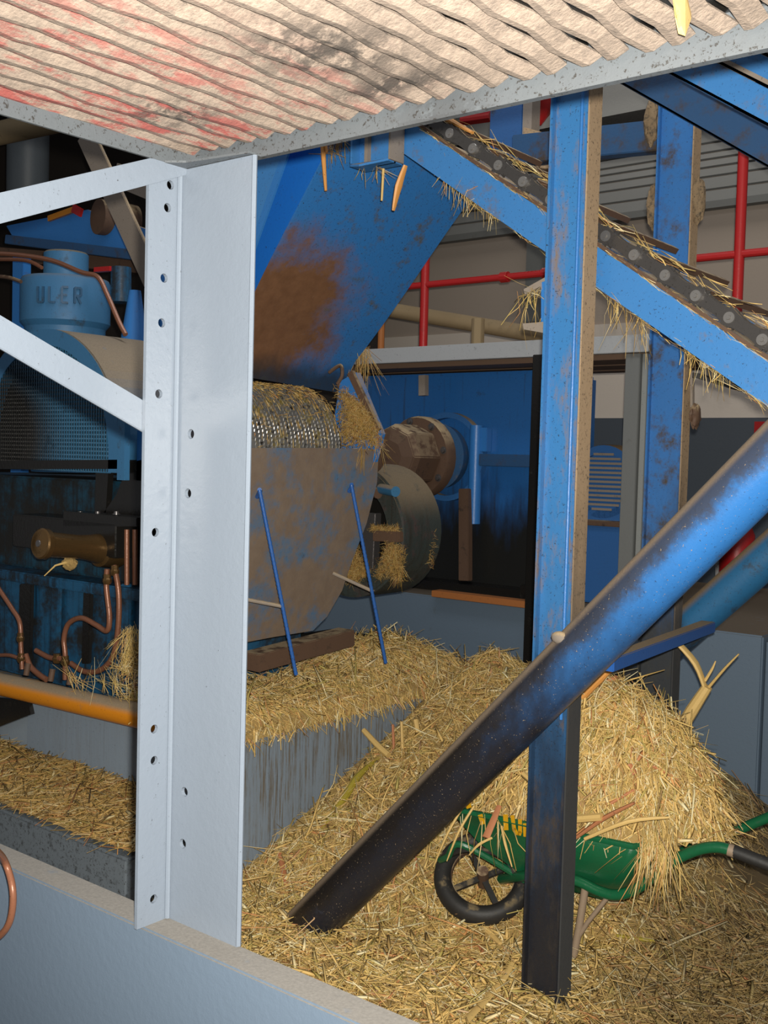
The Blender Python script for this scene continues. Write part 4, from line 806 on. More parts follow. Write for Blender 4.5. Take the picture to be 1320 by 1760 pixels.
# ================================================================== DECK with red handrail
dk = thing('rear_walkway', 'raised rear walkway with pale grey edge and brown timber underside', 'walkway', (-3.8, 5.9, 2.3))
MB().box((-6.2, 5.48, 2.365), (-1.0, 5.53, 2.46)).build('fascia', M_FASCIA, dk, bev=0.003)
for k in range(5):
    MB().box((-6.2, 5.535 + k * 0.16, 2.335 + 0.004 * (k % 2)), (-2.35, 5.535 + k * 0.16 + 0.153, 2.40)).build('deck_board', M_DECK, dk, bev=0.002)
for xx in (PY(1078, 800, 5.5)[0], PY(1106, 800, 5.5)[0]): pass
xs = PY(1090, 800, 5.5)[0]
dp = MB().box((xs - 0.075, 5.5, 0.925), (xs + 0.01, 5.58, 2.36)).build('support_post', M_DARKGREY, dk, bev=0.003)
MB().box((xs + 0.015, 5.52, 0.925), (xs + 0.065, 5.60, 2.36)).build('support_post', paint('pale_support', (0.26, 0.27, 0.26), amt=0.3), dk, bev=0.003)
q = PY(920, 800, 5.34); MB().box((q[0] - 0.04, 5.34, 0.0), (q[0] + 0.045, 5.395, 2.36)).build('support_post', M_BLACK, dk, bev=0.003)  # black upright built where a dark strip runs beside the front post
hr_ = thing('red_handrail', 'red tubular handrail along the rear walkway edge', 'handrail', (-3.6, 5.6, 2.46))
def rpost(px): x = PY(px, 500, 5.57)[0]; MB().cyl((x, 5.57, 2.46), (x, 5.57, 3.50), 0.027, 14).build('rail_post', M_RED, hr_, smooth=30)
rpost(730); rpost(1268)
zr = PY(1268, 437, 5.57)[2]; MB().cyl((-6.2, 5.57, zr), (0.4, 5.57, zr), 0.021, 12).build('mid_rail', M_RED, hr_, smooth=30)
for px in (868, 940): c = PY(px, 466, 5.57); MB().cyl((c[0] - 0.025, 5.57, zr), (c[0] + 0.025, 5.57, zr), 0.032, 12).build('rail_coupling', M_RED, hr_, smooth=30)
a, b = PY(655, 530, 5.9), PY(950, 580, 5.9); MB().tube([a - (b - a) * 0.4, b], 0.05, 14).build('grey_duct', M_TANPIPE, smooth=True, label='dull tan pipe lying behind the red handrail post', cat='pipe')
MB().cyl(PY(656, 545, 5.62), PY(656, 545, 5.62) * (1, 1, 0) + np.array((0, 0, 2.402)), 0.022, 10).build('orange_stub', M_ORANGE2, smooth=30, label='small orange upright pipe stub left of the red handrail post', cat='pipe')
MB().cyl(PY(822, 548, 5.62), PY(822, 548, 5.62) * (1, 1, 0) + np.array((0, 0, 2.402)), 0.04, 12).build('tan_stub', M_TANPIPE, smooth=30, label='short tan pipe stub standing on the walkway edge', cat='pipe')
# blue/red pipework between platform and chain
M_DKBLUE = paint('dark_blue_paint', (0.02, 0.09, 0.26), (0.03, 0.03, 0.03), 0.6, 7, 0.5, 0.5)  # dirty dark blue paint of the rear post, tank and hanger pipe
q0, q1 = PY(842, 200, 4.9), PY(898, 200, 4.9); rp = thing('rear_post', 'dirty blue post hung behind the chain near the platform edge, tan dust on its side', 'post', (q0[0], 4.9, 2.9))
MB().box((q0[0], 4.9, PY(870, 285, 4.9)[2]), (q1[0], 4.98, 5.6)).build('web', M_DKBLUE, rp, bev=0.004)
q2 = PY(914, 200, 4.9); MB().box((q1[0] + 0.002, 4.9, PY(905, 240, 4.9)[2]), (q2[0], 4.98, 5.6)).build('side_plate', M_DUSTBAR, rp)
MB().poly([PY(899, 218, 4.86), PY(950, 232, 4.86), PY(950, 292, 4.86), PY(900, 285, 4.86)], (0, 0.10, 0)).build('dusty_box', M_POSTD, rp, bev=0.004)
tk = thing('hanging_tank', 'dark blue tank with red pipes hanging above the conveyor chain', 'tank', PY(800, 200, 5.7))
q0, q1 = PY(745, 195, 5.6), PY(845, 195, 5.6); MB().box((q0[0], 5.6, PY(800, 196, 5.6)[2]), (q1[0], 5.65, 5.6)).build('tank_side', M_DKBLUE, tk, bev=0.01)
MB().cyl(PY(795, 207, 5.55), PY(845, 200, 5.55), 0.032, 12).build('red_pipe', M_RED, tk, smooth=30)
MB().cyl(PY(768, 150, 5.57), PY(768, 195, 5.57), 0.02, 10).build('red_pipe', M_RED, tk, smooth=30)
rb = PY(930, 175, 5.2); MB().lathe([(0, -0.13), (0.03, -0.12), (0.07, -0.04), (0.085, 0.05), (0.085, 0.09), (0, 0.09)], rb, (0.25, 0, 1), 20).build('bell', M_RED, (rbt := thing('red_bell', 'red bell-shaped fitting with dark green cap hanging left of the front post top', 'fitting', rb)), smooth=30)
MB().lathe([(0, 0.09), (0.10, 0.09), (0.10, 0.14), (0, 0.15)], rb, (0.25, 0, 1), 20).build('green_cap', paint('dark_green', (0.01, 0.06, 0.04)), rbt, smooth=30)
MB().cyl(rb + np.array((0.03, 0, 0.13)), (rb[0] + 0.03, rb[1], 5.6), 0.03, 12).build('hanger_pipe', M_DKBLUE, rbt, smooth=30)
# motor
mt = thing('electric_motor', 'blue electric motor with ribbed fan cover behind the posts', 'motor', (-3.0, 5.9, 0.93))
mc = PY(1036, 828, 5.95); 
MB().lathe([(0, 0.02), (0.20, 0.02), (0.215, 0.04), (0.215, 0.5), (0, 0.5)], mc, (0, 1, 0), 36).build('body', M_MOTOR, mt, smooth=30)
MB().lathe([(0.175, 0.0), (0.22, 0.0), (0.225, 0.03), (0.225, 0.16), (0.175, 0.16), (0.175, 0)], mc, (0, 1, 0), 36).build('cowl', M_MOTOR, mt, smooth=30)
for k in range(13):
    z = -0.165 + k * 0.0275; hw = math.sqrt(max(0.0004, 0.178 ** 2 - z * z)); MB().box((mc[0] - hw, mc[1] - 0.004, mc[2] + z - 0.007), (mc[0] + hw, mc[1] + 0.012, mc[2] + z + 0.007)).build('fan_slat', M_DUSTBAR, mt)
zb_m = mc[2] - 0.23
MB().poly([(mc[0] - 0.22, 5.95, zb_m), (mc[0] + 0.22, 5.95, zb_m), (mc[0] + 0.10, 5.95, zb_m + 0.09), (mc[0] - 0.10, 5.95, zb_m + 0.09)], (0, 0.4, 0)).build('foot', M_MOTOR, mt)
MB().box((mc[0] - 0.22, 5.85, 0.93), (mc[0] + 0.26, 6.5, zb_m - 0.03)).build('stand', M_MOTOR, mt, bev=0.01)
MB().box((mc[0] - 0.23, 5.83, zb_m - 0.03), (mc[0] + 0.28, 6.5, zb_m)).build('stand_top', M_RUSTB, mt, bev=0.004)
# wall things
ex = PY(1290, 935, 7.6); e_ = thing('fire_extinguisher', 'red fire extinguisher leaning behind the rear leaning pipe', 'extinguisher', (ex[0], 7.4, 0.9))
MB().lathe([(0, 0.901), (0.11, 0.901), (0.115, 0.94), (0.115, 1.30), (0.07, 1.40), (0.03, 1.43), (0, 1.43)], (ex[0], 7.35, 0), (0, 0, 1), 24).build('bottle', M_RED, e_, smooth=30)
MB().bar((ex[0] - 0.12, 7.33, 1.0), (ex[0] - 0.10, 7.25, 1.3), 0.03, 0.012).build('nozzle', M_FASCIA, e_)
a = PY(1308, 738, 8.44); MB().box((a[0] - 0.05, 8.43, a[2] - 0.05), (a[0] + 0.2, 8.452, a[2] + 0.06)).build('red_sign', M_RED, label='small red sign on the dark dado at the right edge', cat='sign')
a = PY(1225, 620, 4.10)
lm = thing('chain_guide', 'dark steel chain guide with shiny bolt under the conveyor', 'guide', a)
MB().poly([PY(1190, 640, 3.9), PY(1260, 650, 3.9), PY(1268, 672, 3.9), PY(1190, 648, 3.9)], (0, 0.1, 0)).build('bracket', M_CHAIN, lm)
bolt(PY(1214, 622, 3.25), (0.2, -1, 0.1), 0.014, lm, M_ROLLER)
MB().poly([PY(1200, 600, 3.4), PY(1262, 630, 3.4), PY(1262, 668, 3.4), PY(1205, 640, 3.4)], (0, 0.4, 0)).build('guide_plate', M_CHAIN, lm)

# ================================================================== WHEELBARROW
BO = np.array((-1.80, 3.58, 0.0)); an = math.radians(8); ba = np.array((math.cos(an), math.sin(an), 0)); bb = np.array((-math.sin(an), math.cos(an), 0))
def BL_(a, b, z): return BO + ba * a + bb * b + np.array((0, 0, z))
wbw = thing('wheelbarrow', 'green wheelbarrow with yellow lettering, heaped with shredded cane', 'wheelbarrow', BO)
rim = [(-0.50, -0.31), (0.20, -0.31), (0.25, -0.24), (0.25, 0.24), (0.20, 0.31), (-0.50, 0.31)]; flo = [(-0.23, -0.17), (0.06, -0.19), (0.10, -0.15), (0.10, 0.15), (0.06, 0.19), (-0.23, 0.17)]
RIMZ, FLZ = 0.50, 0.245
m = MB(); R_ = [m.bm.verts.new(V3(BL_(a, b, RIMZ))) for a, b in rim]; MI = [m.bm.verts.new(V3(BL_(a * 0.6 + c * 0.4, b * 0.62 + d_ * 0.38, RIMZ * 0.5 + FLZ * 0.5))) for (a, b), (c, d_) in zip(rim, flo)]; F_ = [m.bm.verts.new(V3(BL_(a, b, FLZ))) for a, b in flo]
for k in range(6):
    j = (k + 1) % 6; m.bm.faces.new((R_[k], R_[j], MI[j], MI[k])); m.bm.faces.new((MI[k], MI[j], F_[j], F_[k]))
m.bm.faces.new(F_); tray = m.build('tray', M_GREEN, wbw, bev=0.012, smooth=50)
tray.modifiers.new('thick', 'SOLIDIFY').thickness = 0.004
MB().tube([BL_(a, b, RIMZ) for a, b in rim], 0.011, 8, closed=True).build('rim_roll', M_GREEN, tray, smooth=True)
pn = np.cross(BL_(0.2, -0.31, RIMZ) - BL_(-0.5, -0.31, RIMZ), BL_(-0.23, -0.17, FLZ) - BL_(-0.5, -0.31, RIMZ)); pn /= np.linalg.norm(pn); pn = pn * (1 if pn @ bb < 0 else -1)
pn0 = BL_(-0.3, -0.30, RIMZ) + pn * 0.016
def PT(px, py): return hit(px, py, pn0, pn)
def glyph(strokes, wpx, parent=tray):
    for st in strokes:
        m = MB(); prev = None
        for (a, b), (c, d_) in zip(st[:-1], st[1:]):
            dx, dy = c - a, d_ - b; l_ = math.hypot(dx, dy); nx, ny = -dy / l_ * wpx / 2, dx / l_ * wpx / 2; ex_, ey_ = dx / l_ * wpx * 0.3, dy / l_ * wpx * 0.3
            m.poly([PT(a - ex_ + nx, b - ey_ + ny), PT(c + ex_ + nx, d_ + ey_ + ny), PT(c + ex_ - nx, d_ + ey_ - ny), PT(a - ex_ - nx, b - ey_ - ny)], pn * 0.0015)
        m.build('yellow_letter', M_YELLOW, parent, label='yellow painted letter')
glyph([[(869, 1402), (870, 1424)]], 8); glyph([[(881, 1403), (884, 1425), (891, 1438), (894, 1430), (894, 1410)]], 6.5); glyph([[(904, 1418), (905, 1440), (908, 1462)]], 10); glyph([[(826, 1402), (830, 1414)]], 8); glyph([[(802, 1374), (806, 1386)]], 9)
def side(b): o = BL_(0, b, 0); return lambda x, y: hit(x, y, o, bb)
sn, sf = side(-0.245), side(0.245)
fr = smoothpts([BL_(-0.36, -0.10, 0.20), sn(915, 1505), sn(985, 1512), sn(1030, 1532), sn(1062, 1538), sn(1100, 1524), sn(1150, 1484), sn(1195, 1462), sn(1232, 1456), sn(1262, 1463)], 5)
MB().tube(fr, 0.0185, 12).build('frame_tube', M_GREEN, wbw, smooth=True)
MB().tube([sn(1258, 1462), sn(1264, 1464), sn(1350, 1497)], [0.0195, 0.021, 0.021], 12).build('handle_grip', M_RUBBER, wbw, smooth=True)
MB().tube([sn(1252, 1460), sn(1266, 1465)], 0.0205, 12).build('grip_collar', M_WOODLEG, wbw, smooth=True)
MB().tube(smoothpts([sf(1100, 1500), sf(1165, 1468), sf(1205, 1452), sf(1260, 1430), sf(1400, 1372)], 5), 0.0185, 12).build('frame_tube', M_GREEN, wbw, smooth=True)
MB().tube([sn(1006, 1525), sn(996, 1590), sn(985, 1648)], 0.0135, 10).build('leg', M_WOODLEG, wbw, smooth=True)
MB().tube([sn(1046, 1540), sn(1010, 1585), sn(993, 1612)], 0.0085, 10).build('leg_brace', M_WOODLEG, wbw, smooth=True)
MB().tube([sf(1050, 1530), sf(1095, 1592)], 0.0135, 10).build('leg', M_RUBBER, wbw, smooth=True)
MB().tube([sf(1030, 1540), sf(1072, 1580)], 0.008, 10).build('leg_brace', M_WOODLEG, wbw, smooth=True)
# wheel, leaning
wc = PZ(830, 1508, 0.20); tow = (C0 - wc); tow /= np.linalg.norm(tow); wax = tow * 0.72 + np.array((0, 0, 0.62)) + bb * -0.1; wax /= np.linalg.norm(wax)
WR = 0.150
wh = MB().lathe([(WR + 0.034 * math.cos(t), 0.040 * math.sin(t)) for t in [2 * math.pi * k / 14 for k in range(15)]], wc, wax, 40).build('tyre', M_RUBBER, wbw, smooth=True)
MB().lathe([(WR - 0.022, -0.024), (WR - 0.034, -0.012), (WR - 0.034, 0.012), (WR - 0.022, 0.024)], wc, wax, 36).build('wheel_rim', M_RUSTB, wh, smooth=True)
xw = np.cross(wax, (0, 0, 1)); xw /= np.linalg.norm(xw); yw = np.cross(wax, xw)
for k in range(2):
    t = k * math.pi / 2 + 0.5; v = (xw * math.cos(t) + yw * math.sin(t)) * (WR - 0.034); MB().bar(wc - v, wc + v, 0.022, 0.012, up=wax).build('spoke', M_RUBBER, wh)
MB().cyl(wc - wax * 0.05, wc + wax * 0.05, 0.022, 12).build('hub', M_RUSTB, wh, smooth=30)
MB().tube(smoothpts([BL_(-0.24, -0.16, 0.24), PZ(795, 1452, 0.36), PZ(770, 1472, 0.30), PZ(757, 1478, 0.27)]), 0.013, 8).build('wheel_guard_tube', M_GREEN, wbw, smooth=True)
MB().tube(smoothpts([PZ(757, 1478, 0.27), PZ(800, 1460, 0.34), PZ(860, 1470, 0.32), PZ(885, 1500, 0.27)]), 0.011, 8).build('fork', M_RUBBER, wbw, smooth=True)

# ================================================================== STRAW
def hfloor(x, y):
    dd = np.hypot(x + 2.98, (y - 4.62)); h = 0.74 * np.clip(1 - dd / 1.65, 0, None)
    h = h + 0.03 * np.exp(-((x + 3.1) / 0.3) ** 2) + 0.02 + 0.022 * vnoise(x, y, 6, 3) + 0.012 * vnoise(x, y, 17, 4)
    h = h + 0.05 * np.exp(-(((x + 2.6) / 0.5) ** 2 + ((y - 2.7) / 0.4) ** 2))
    far = np.clip((x + 2.0 + 0.2 * vnoise(x, y, 7, 31)) / 0.35, 0, 1) * np.clip((y - 4.05 + 0.25 * vnoise(x, y, 5, 32)) / 0.4, 0, 1)
    return np.maximum(h, 0.004) - far * np.minimum(0.06, h + 0.03)
def samp(x0, x1, y0, y1, keep=None):
    def f(m):
        x = rng.uniform(x0, x1, m * 3); y = rng.uniform(y0, y1, m * 3); k = np.ones(m * 3, bool) if keep is None else keep(x, y); return np.stack([x[k], y[k]], 1)[:m]
    return f
def grid(x0, x1, y0, y1, nx, ny, hf):
    X_, Y_ = np.meshgrid(np.linspace(x0, x1, nx), np.linspace(y0, y1, ny), indexing='ij'); return X_, Y_, hf(X_, Y_)
def fkeep(x, y):
    far = np.clip((x + 2.0 + 0.2 * vnoise(x, y, 7, 31)) / 0.35, 0, 1) * np.clip((y - 3.95 + 0.25 * vnoise(x, y, 5, 32)) / 0.45, 0, 1); return (rng.random(len(x)) > far * 0.90) & (x > -3.09)
heap('floor_straw', 'deep litter of shredded sugar cane covering the floor and piled against the plinth', grid(-3.098, -0.5, 1.45, 5.38, 110, 150, hfloor),
     strand_set(46000, samp(-3.07, -0.75, 1.9, 5.2, fkeep), hfloor, lift=0.016), [M_DIRTF, M_STRAWF])
def hpl(x, y):
    edge = np.clip((-3.075 - x) / 0.12, 0, 1) ** 0.6
    h = 0.655 + edge * (0.035 + 0.17 * np.exp(-(((x + 3.36) / 0.22) ** 2 + ((y - 4.15) / 0.40) ** 2)) + 0.06 * np.exp(-((y - 3.0) / 0.3) ** 2)) + 0.010 * vnoise(x, y, 14, 8) * edge
    return np.where(x > -3.1, 0.655 - (x + 3.1) * 3.0, h) 
heap('plinth_straw', 'golden layer of shredded cane spilling over the stained plinth edge', grid(-3.62, -3.088, 2.80, 4.60, 40, 110, hpl),
     strand_set(15000, samp(-3.60, -3.08, 2.76, 4.62), hpl, lift=0.014, gc=0.9) + [fringe(260, np.stack([np.full(300, -3.085), np.linspace(2.8, 4.6, 300), np.full(300, 0.66)], 1), 0.03, 0.10, 0.4)], [M_DIRT, M_STRAW])
def hst(x, y): return 0.345 + 0.028 + 0.05 * np.clip((y - 2.40) / 0.38, 0, 1) + 0.008 * vnoise(x, y, 13, 5)
heap('step_straw', 'strip of brownish shredded cane along the low step at lower left', grid(-4.8, -2.98, 2.37, 2.775, 70, 18, hst),
     strand_set(7000, samp(-4.8, -3.0, 2.385, 2.77), hst, lift=0.008, pitch=0.13), [M_DIRT, M_STRAWD])
def load_h(x, y):
    rx, ry = x - BO[0], y - BO[1]; a = rx * ba[0] + ry * ba[1]; b = rx * bb[0] + ry * bb[1]
    rr = ((a + 0.06) / 0.49) ** 2 + (b / 0.30) ** 2
    return 0.485 + 0.45 * np.clip(1 - rr, 0, None) ** 0.66 + 0.014 * vnoise(x, y, 13, 12)
def lkeep(x, y):
    rx, ry = x - BO[0], y - BO[1]; a = rx * ba[0] + ry * ba[1]; b = rx * bb[0] + ry * bb[1]; return ((a + 0.06) / 0.50) ** 2 + (b / 0.305) ** 2 < 1
def lgrid():
    T, Rr = np.meshgrid(np.linspace(0, 2 * math.pi, 73), np.linspace(0.01, 0.999, 26) ** 0.6, indexing='ij'); a = -0.06 + 0.49 * Rr * np.cos(T); b = 0.30 * Rr * np.sin(T)
    x = BO[0] + a * ba[0] + b * bb[0]; y = BO[1] + a * ba[1] + b * bb[1]; return x, y, load_h(x, y)
te = np.linspace(0, 2 * math.pi, 200); rimpts = np.stack([BL_(-0.06 + 0.48 * math.cos(t), 0.29 * math.sin(t), 0.51) for t in te])
nearpts = np.array([BL_(a, -0.31, 0.50) for a in np.linspace(-0.5, -0.25, 20)]); cl1 = np.array([PT(1120 + k, 1440) + bb * 0.05 for k in range(-18, 25, 3)])
heap('barrow_load', 'rounded mound of shredded cane heaped on the green wheelbarrow', lgrid(),
     strand_set(16000, samp(-2.5, -1.25, 3.1, 4.1, lkeep), load_h, lift=0.020, pitch=0.30, gc=1.1) + [fringe(150, rimpts, 0.03, 0.08, 0.6, (0.0025, 0.005)), fringe(16, nearpts, 0.10, 0.26, 0.3, (0.003, 0.006)), fringe(130, cl1, 0.12, 0.30, 0.25, (0.003, 0.006))], [M_DIRT, M_STRAW])
# hanging tufts
def tuft(anchors, n, L, label, sp=0.3, mat=None, down=-1.35, W=(0.002, 0.004)):
    heap('straw_tuft', label, None, [fringe(n, anchors, L[0], L[1], sp, W, down)], [mat or M_STRAW, mat or M_STRAW], cat='straw tuft')
tuft([PY(a, 262 + (a - 750) * 0.65, 3.19) for a in range(765, 850, 4)], 110, (0.04, 0.17), 'tuft of straw hanging under the conveyor beside the chute', 0.35)
tuft([PY(a, 505 + (a - 1045) * 0.7, 3.19) for a in range(1045, 1110, 5)], 36, (0.05, 0.18), 'loose straw hanging under the conveyor right of the front post', 0.3)
tuft([PY(a, 590 + (a - 1170) * 0.6, 3.19) for a in range(1172, 1260, 6)], 40, (0.03, 0.13), 'straw wisps hanging under the conveyor beside the chain guide', 0.45)
tuft([PY(612, 580, 3.95), PY(622, 590, 3.95), PY(630, 605, 3.95), PY(615, 600, 3.95)], 90, (0.06, 0.26), 'tan tuft of fibre hanging off the lower right corner of the chute', 0.35, M_MASH, -1.2)
tuft([PY(905, 505, 3.10), PY(920, 498, 3.1), PY(940, 490, 3.1)], 36, (0.05, 0.2), 'straw caught on the bracket left of the front post', 0.6, None, -1.2)
tuft([PY(620, 288, 3.08), PY(650, 290, 3.08)], 14, (0.03, 0.10), 'few short straws under the hanging box bracket', 0.5)
tuft([PY(578, 225, 3.1), PY(585, 235, 3.1), PY(570, 255, 3.1)], 60, (0.03, 0.12), 'wad of dry fibre stuck at the top of the chute', 0.6, M_MASH, -1.0)
sp_ = [PY(a, 1165, 2.72) for a in range(205, 243, 4)] + [PY(a, 1110, 2.78) for a in range(215, 243, 4)]
def along(P, n, L, W, sp, spd=0.006):
    P = np.array(P); i = rng.integers(0, len(P) - 1, n); pos = P[i] + rng.normal(0, spd, (n, 3)); azd = math.atan2(du[1], du[0]); pit_ = math.asin(du[2])
    return strands_mesh('c', pos, rng.normal(azd, sp, n), rng.normal(pit_, sp, n), rng.uniform(*L, n), rng.uniform(*W, n), rng.normal(0, 0.1, n), 0.3)
heap('straw_tuft', 'spray of straw on the orange pipe beside the grey column', None, [fringe(70, [PY(a, 1085, 2.78) for a in range(212, 244, 4)], 0.08, 0.22, 0.35, (0.002, 0.004), -1.2), blob_strands([PY(200, 1150, 2.74), PY(243, 1165, 2.74), PY(243, 1095, 2.80)], 220, (0.04, 0.14), 0.012, (0.002, 0.004)), along([PY(120 + k * 10, 1166 + k * 1.2, 2.68) for k in range(13)], 60, (0.05, 0.2), (0.002, 0.004), 0.5)], [M_STRAW, M_STRAW], cat='straw tuft')
# straw along the chain
top = [E0 + du * t + up * 0.075 + np.array((0, 0.06 + 0.03 * random.random(), 0)) for t in np.linspace(0.02, CL, 60)]
lowl = [E0 + du * t + up * 0.004 + np.array((0, -0.004, 0)) for t in np.linspace(0.02, CL, 60)]; bot = [E0 + du * t - up * 0.108 for t in np.linspace(0.5, CL, 60)]
heap('chain_straw', 'cane fibre caught along the conveyor drag chain and its rail', None, [along(top, 230, (0.04, 0.14), (0.003, 0.007), 0.25, 0.010), along(lowl, 420, (0.03, 0.12), (0.002, 0.004), 0.12, 0.003), along(bot, 160, (0.03, 0.10), (0.002, 0.004), 0.2, 0.005)], [M_STRAW, M_STRAW])
# individual cane pieces
def stalk(name, P, r, mat, label, n=8, flat=1.0, grp='loose cane pieces'): return MB().tube(smoothpts(P, 4), r if not isinstance(r, list) else list(np.interp(np.linspace(0, 1, (len(P) - 1) * 4 + 1), np.linspace(0, 1, len(r)), r)), n, flat=flat).build(name, mat, smooth=30, label=label, cat='cane stalk', group=grp)
stalk('cane_stalk', [PX(545, 1440, -2.95), PX(590, 1375, -2.98), PX(615, 1335, -3.0), PX(650, 1303, -3.02)], [0.010, 0.018, 0.015, 0.007], M_CANEG, 'olive green cane stalk leaning on the stained plinth')
stalk('cane_stalk', [PY(1165, 1262, 3.95), PY(1190, 1220, 3.95), PY(1216, 1180, 3.95)], [0.024, 0.024, 0.019], M_CANE, 'thick split cane stalk standing out of the barrow load', 10)
stalk('cane_stalk', [PY(1213, 1186, 3.95), PY(1195, 1140, 3.93), PY(1160, 1100, 3.9)], [0.014, 0.019, 0.015], M_CANE, 'left arm of the forked split cane under the blue tie bar', 8, 0.5)
stalk('cane_stalk', [PY(1216, 1184, 3.96), PY(1245, 1150, 3.97), PY(1270, 1124, 3.98)], [0.013, 0.011, 0.006], M_CANE, 'right arm of the forked split cane against the dark plinth', 8, 0.5)
stalk('cane_stalk', [PY(1212, 1170, 3.95), PY(1224, 1150, 3.95), PY(1230, 1136, 3.95)], [0.006, 0.005, 0.002], M_CANE, 'thin splinter between the arms of the forked cane', 6)
stalk('cane_stalk', [PY(1000, 1196, 3.45), PY(1030, 1165, 3.45), PY(1066, 1136, 3.45)], [0.018, 0.019, 0.004], M_CANEO, 'pointed orange cane stub below the blue tie bar', 10)
stalk('cane_stalk', [PY(1028, 1180, 3.6), PY(1060, 1165, 3.6)], [0.012, 0.010], M_CANER, 'small pinkish cane stub beside the pointed orange one')
stalk('cane_stalk', [PY(990, 1440, 3.24), PY(1040, 1405, 3.26), PY(1090, 1380, 3.28)], [0.012, 0.016, 0.010], M_CANER, 'reddish rind strip over the barrow rim right of the post', 8, 0.5)
stalk('cane_stalk', [PY(985, 1408, 3.25), PY(1035, 1404, 3.25)], [0.014, 0.014], M_CANE, 'pale cane piece just above the barrow rim beside the post')
stalk('cane_stalk', [PY(1005, 1442, 3.22), PY(1080, 1412, 3.24), PY(1150, 1405, 3.3)], [0.006, 0.008, 0.004], M_CANE, 'long pale sliver lying along the barrow rim')
stalk('cane_stalk', [PZ(758, 1488, 0.16), PZ(775, 1525, 0.10), PZ(820, 1580, 0.06), PZ(860, 1622, 0.05)], [0.012, 0.018, 0.018, 0.008], M_CANE, 'pale cane stalk lying in front of the barrow wheel')
stalk('cane_stalk', [PY(625, 1255, 3.75), PY(650, 1282, 3.73), PY(668, 1298, 3.72)], [0.012, 0.014, 0.014], M_CANE, 'cut pale cane piece at the heap edge against the plinth', 8)
stalk('cane_stalk', [PY(675, 1245, 3.85), PY(677, 1290, 3.85)], [0.006, 0.007], M_CANER, 'upright reddish sliver on the heap beside the cut cane piece', 6)
stalk('cane_stalk', [PY(690, 1240, 3.86), PY(692, 1290, 3.86)], [0.007, 0.008], M_CANE, 'upright tan sliver on the heap next to the reddish one', 6)
stalk('cane_stalk', [PY(714, 1236, 3.95), PY(718, 1258, 3.95)], [0.012, 0.012], M_CANE, 'short pale cut cane end poking up from the heap', 8)
stalk('cane_stalk', [PY(835, 1440, 3.16), PY(848, 1410, 3.2), PY(858, 1385, 3.24)], [0.016, 0.014, 0.010], M_CANER, 'broken cane end hanging over the barrow front', 8, 0.6)
for q0, q1, lb in (((745, 1490), (800, 1380), 'long pale blade drooping over the front of the barrow, leftmost'), ((768, 1480), (815, 1385), 'long pale blade drooping over the front of the barrow, second from left'), ((806, 1470), (846, 1440), 'short green-tan blade over the barrow wheel'), ((880, 1490), (862, 1420), 'thin straight straw across the yellow lettering')):
    a, b = PY(*q0, 3.12), PY(*q1, 3.16); stalk('cane_strip', [a, (a + b) / 2 + np.array((0, -0.01, 0.01)), b], [0.002, 0.005, 0.004], M_CANE, lb, 6)
stalk('cane_stalk', [PY(553, 220, 3.05), PY(556, 270, 3.05), PY(560, 328, 3.05)], [0.010, 0.009, 0.005], M_CANEO, 'long orange cane strip hanging in front of the chute')
stalk('cane_stalk', [PY(555, 222, 3.05), PY(562, 262, 3.05)], [0.007, 0.005], M_CANEO, 'short orange cane strip beside the long hanging one')
stalk('cane_stalk', [PY(697, 284, 3.08), PY(685, 320, 3.08), PY(676, 362, 3.08)], [0.010, 0.017, 0.007], M_CANEO, 'split orange cane piece hanging below the box bracket', 8, 0.6)
stalk('cane_stalk', [PY(659, 290, 3.08), PY(656, 345, 3.08)], [0.005, 0.004], M_CANE, 'thin upright straw hanging below the box bracket', 6)
stalk('cane_stalk', [PY(735, 182, 3.18), PY(770, 205, 3.18), PY(812, 228, 3.18)], [0.014, 0.017, 0.010], M_CANEO, 'orange-brown cane strip lying on top of the chain', 8, 0.6)
stalk('cane_stalk', [PZ(925, 1352, 0.7), PZ(900, 1330, 0.72)], [0.01, 0.01], M_CANE, 'pale chip on the barrow load beside the post', 6)
stalk('cane_stalk', [PZ(1200, 1500, 0.02), PZ(1330, 1522, 0.02)], [0.010, 0.012], M_CANEO, 'long orange stalk on the bare floor below the barrow handle', 8)
stalk('cane_stalk', [PZ(1010, 1588, 0.05), PZ(1095, 1600, 0.05)], [0.018, 0.018], M_CANE, 'thick pale cane lying under the wheelbarrow', 10)
stalk('cane_stalk', [PZ(800, 1755, 0.05), PZ(860, 1690, 0.06), PZ(880, 1655, 0.08)], [0.014, 0.012, 0.008], M_CANE, 'long flat blade on the straw at the foot of the front post', 8, 0.3)
stalk('cane_stalk', [PZ(1080, 1595, 0.03), PZ(1180, 1578, 0.03), PZ(1262, 1558, 0.02)], [0.006, 0.008, 0.008], M_CANE, 'thin brown stalk on the floor right of the barrow legs', 6)
def onsurf(px, py, hf, t0=2.0, t1=6.5):
    d = ray(px, py); d = d / np.linalg.norm(d); t = np.linspace(t0, t1, 900); P = C0[None] + d[None] * t[:, None]
    k = np.argmax(P[:, 2] < hf(P[:, 0], P[:, 1])); return P[k] + np.array((0, -0.004, 0.010))
def onload(px, py): return onsurf(px, py, lambda x, y: np.where(lkeep(x, y), load_h(x, y), -1))
def onfloor(px, py): return onsurf(px, py, lambda x, y: np.maximum(hfloor(x, y), 0))
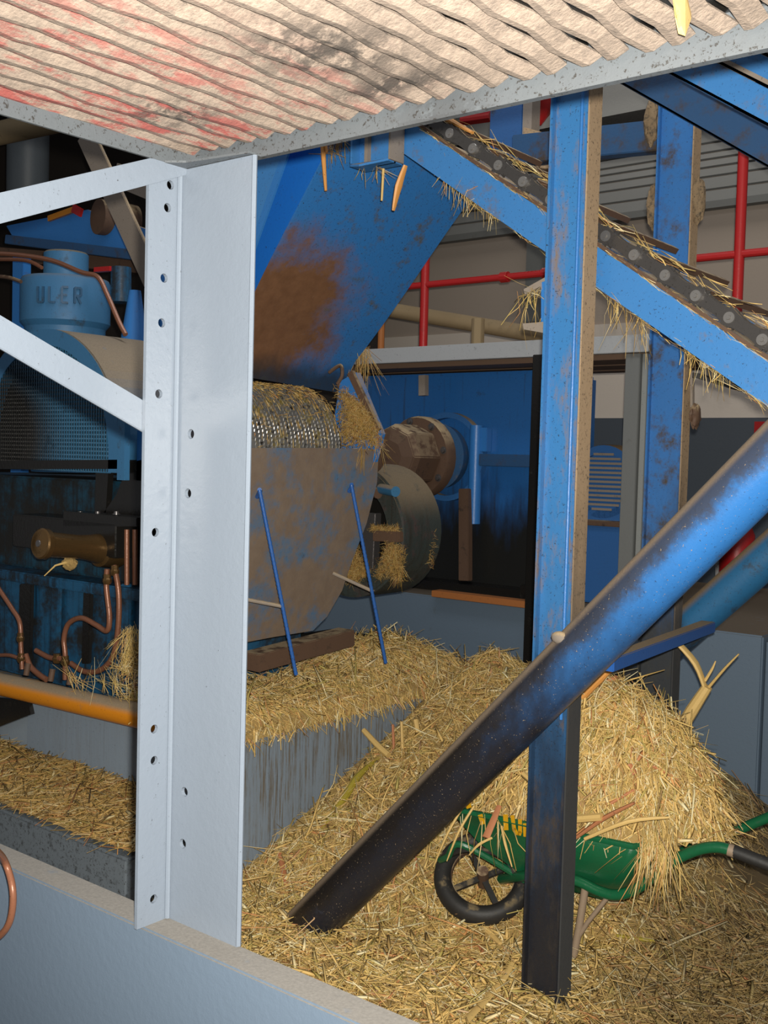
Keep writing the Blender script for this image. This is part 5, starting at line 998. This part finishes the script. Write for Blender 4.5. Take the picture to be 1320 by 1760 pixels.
for f, q, rr_, m_, lb in (
    (onload, [(1072, 1255), (1082, 1290), (1088, 1318)], [0.013, 0.014, 0.011], M_CANE, 'upright tan cane piece half sunk in the middle of the barrow load'),
    (onload, [(1084, 1318), (1092, 1336)], [0.012, 0.010], M_CANER, 'red cane end just below the upright tan piece on the barrow load'),
    (onload, [(1088, 1228), (1102, 1250), (1124, 1268)], [0.006, 0.015, 0.008], M_CANEG, 'green folded leaf near the top of the barrow load'),
    (onload, [(1002, 1298), (1044, 1304)], [0.012, 0.012], M_CANE, 'pale striped cane piece on the load right beside the post'),
    (onload, [(1120, 1320), (1150, 1335), (1170, 1350)], [0.008, 0.010, 0.004], M_CANER, 'brown pointed strip on the right shoulder of the barrow load'),
    (onload, [(1025, 1225), (1070, 1245), (1115, 1270)], [0.004, 0.005, 0.003], M_CANE, 'long thin stalk across the top of the barrow load'),
    (onload, [(1120, 1350), (1080, 1370), (1030, 1385)], [0.005, 0.006, 0.004], M_CANE, 'long thin stalk across the lower face of the barrow load'),
    (onload, [(1050, 1385), (1090, 1362)], [0.010, 0.008], M_CANER, 'pinkish chip above the barrow rim'),
    (onfloor, [(714, 1440), (716, 1470), (717, 1500)], [0.006, 0.007, 0.004], M_CANER, 'reddish upright sliver in the litter below the thick pipe'),
    (onfloor, [(482, 1470), (488, 1500), (494, 1530)], [0.010, 0.012, 0.006], M_CANER, 'pinkish cane chip in the litter right of the grey column'),
    (onfloor, [(560, 1480), (600, 1462), (640, 1440)], [0.005, 0.006, 0.003], M_CANE, 'pale stalk lying in the litter above the lower end of the thick pipe'),
    (onfloor, [(640, 1560), (700, 1532)], [0.007, 0.006], M_CANE, 'short pale stalk in the litter right of the lower end of the thick pipe'),
    (onfloor, [(820, 1620), (840, 1660)], [0.009, 0.005], M_CANER, 'red-brown chip in the litter left of the front post'),
    (onfloor, [(1060, 1612), (1130, 1622)], [0.009, 0.011], M_CANEG, 'yellow-green stalk in the litter below the wheelbarrow'),
    (onfloor, [(1020, 1735), (1100, 1748)], [0.006, 0.006], M_CANE, 'thin pale stalk in the litter right of the front post foot'),
    (onfloor, [(1045, 1700), (1050, 1660)], [0.006, 0.004], M_CANE, 'short upright straw in the litter right of the front post'),
    (onfloor, [(1230, 1655), (1290, 1690)], [0.007, 0.006], M_CANER, 'brown stalk in the litter at the lower right'),
):
    P_ = [f(*a) for a in q]; stalk('cane_stalk', P_, rr_, m_, lb, 7, 0.6)
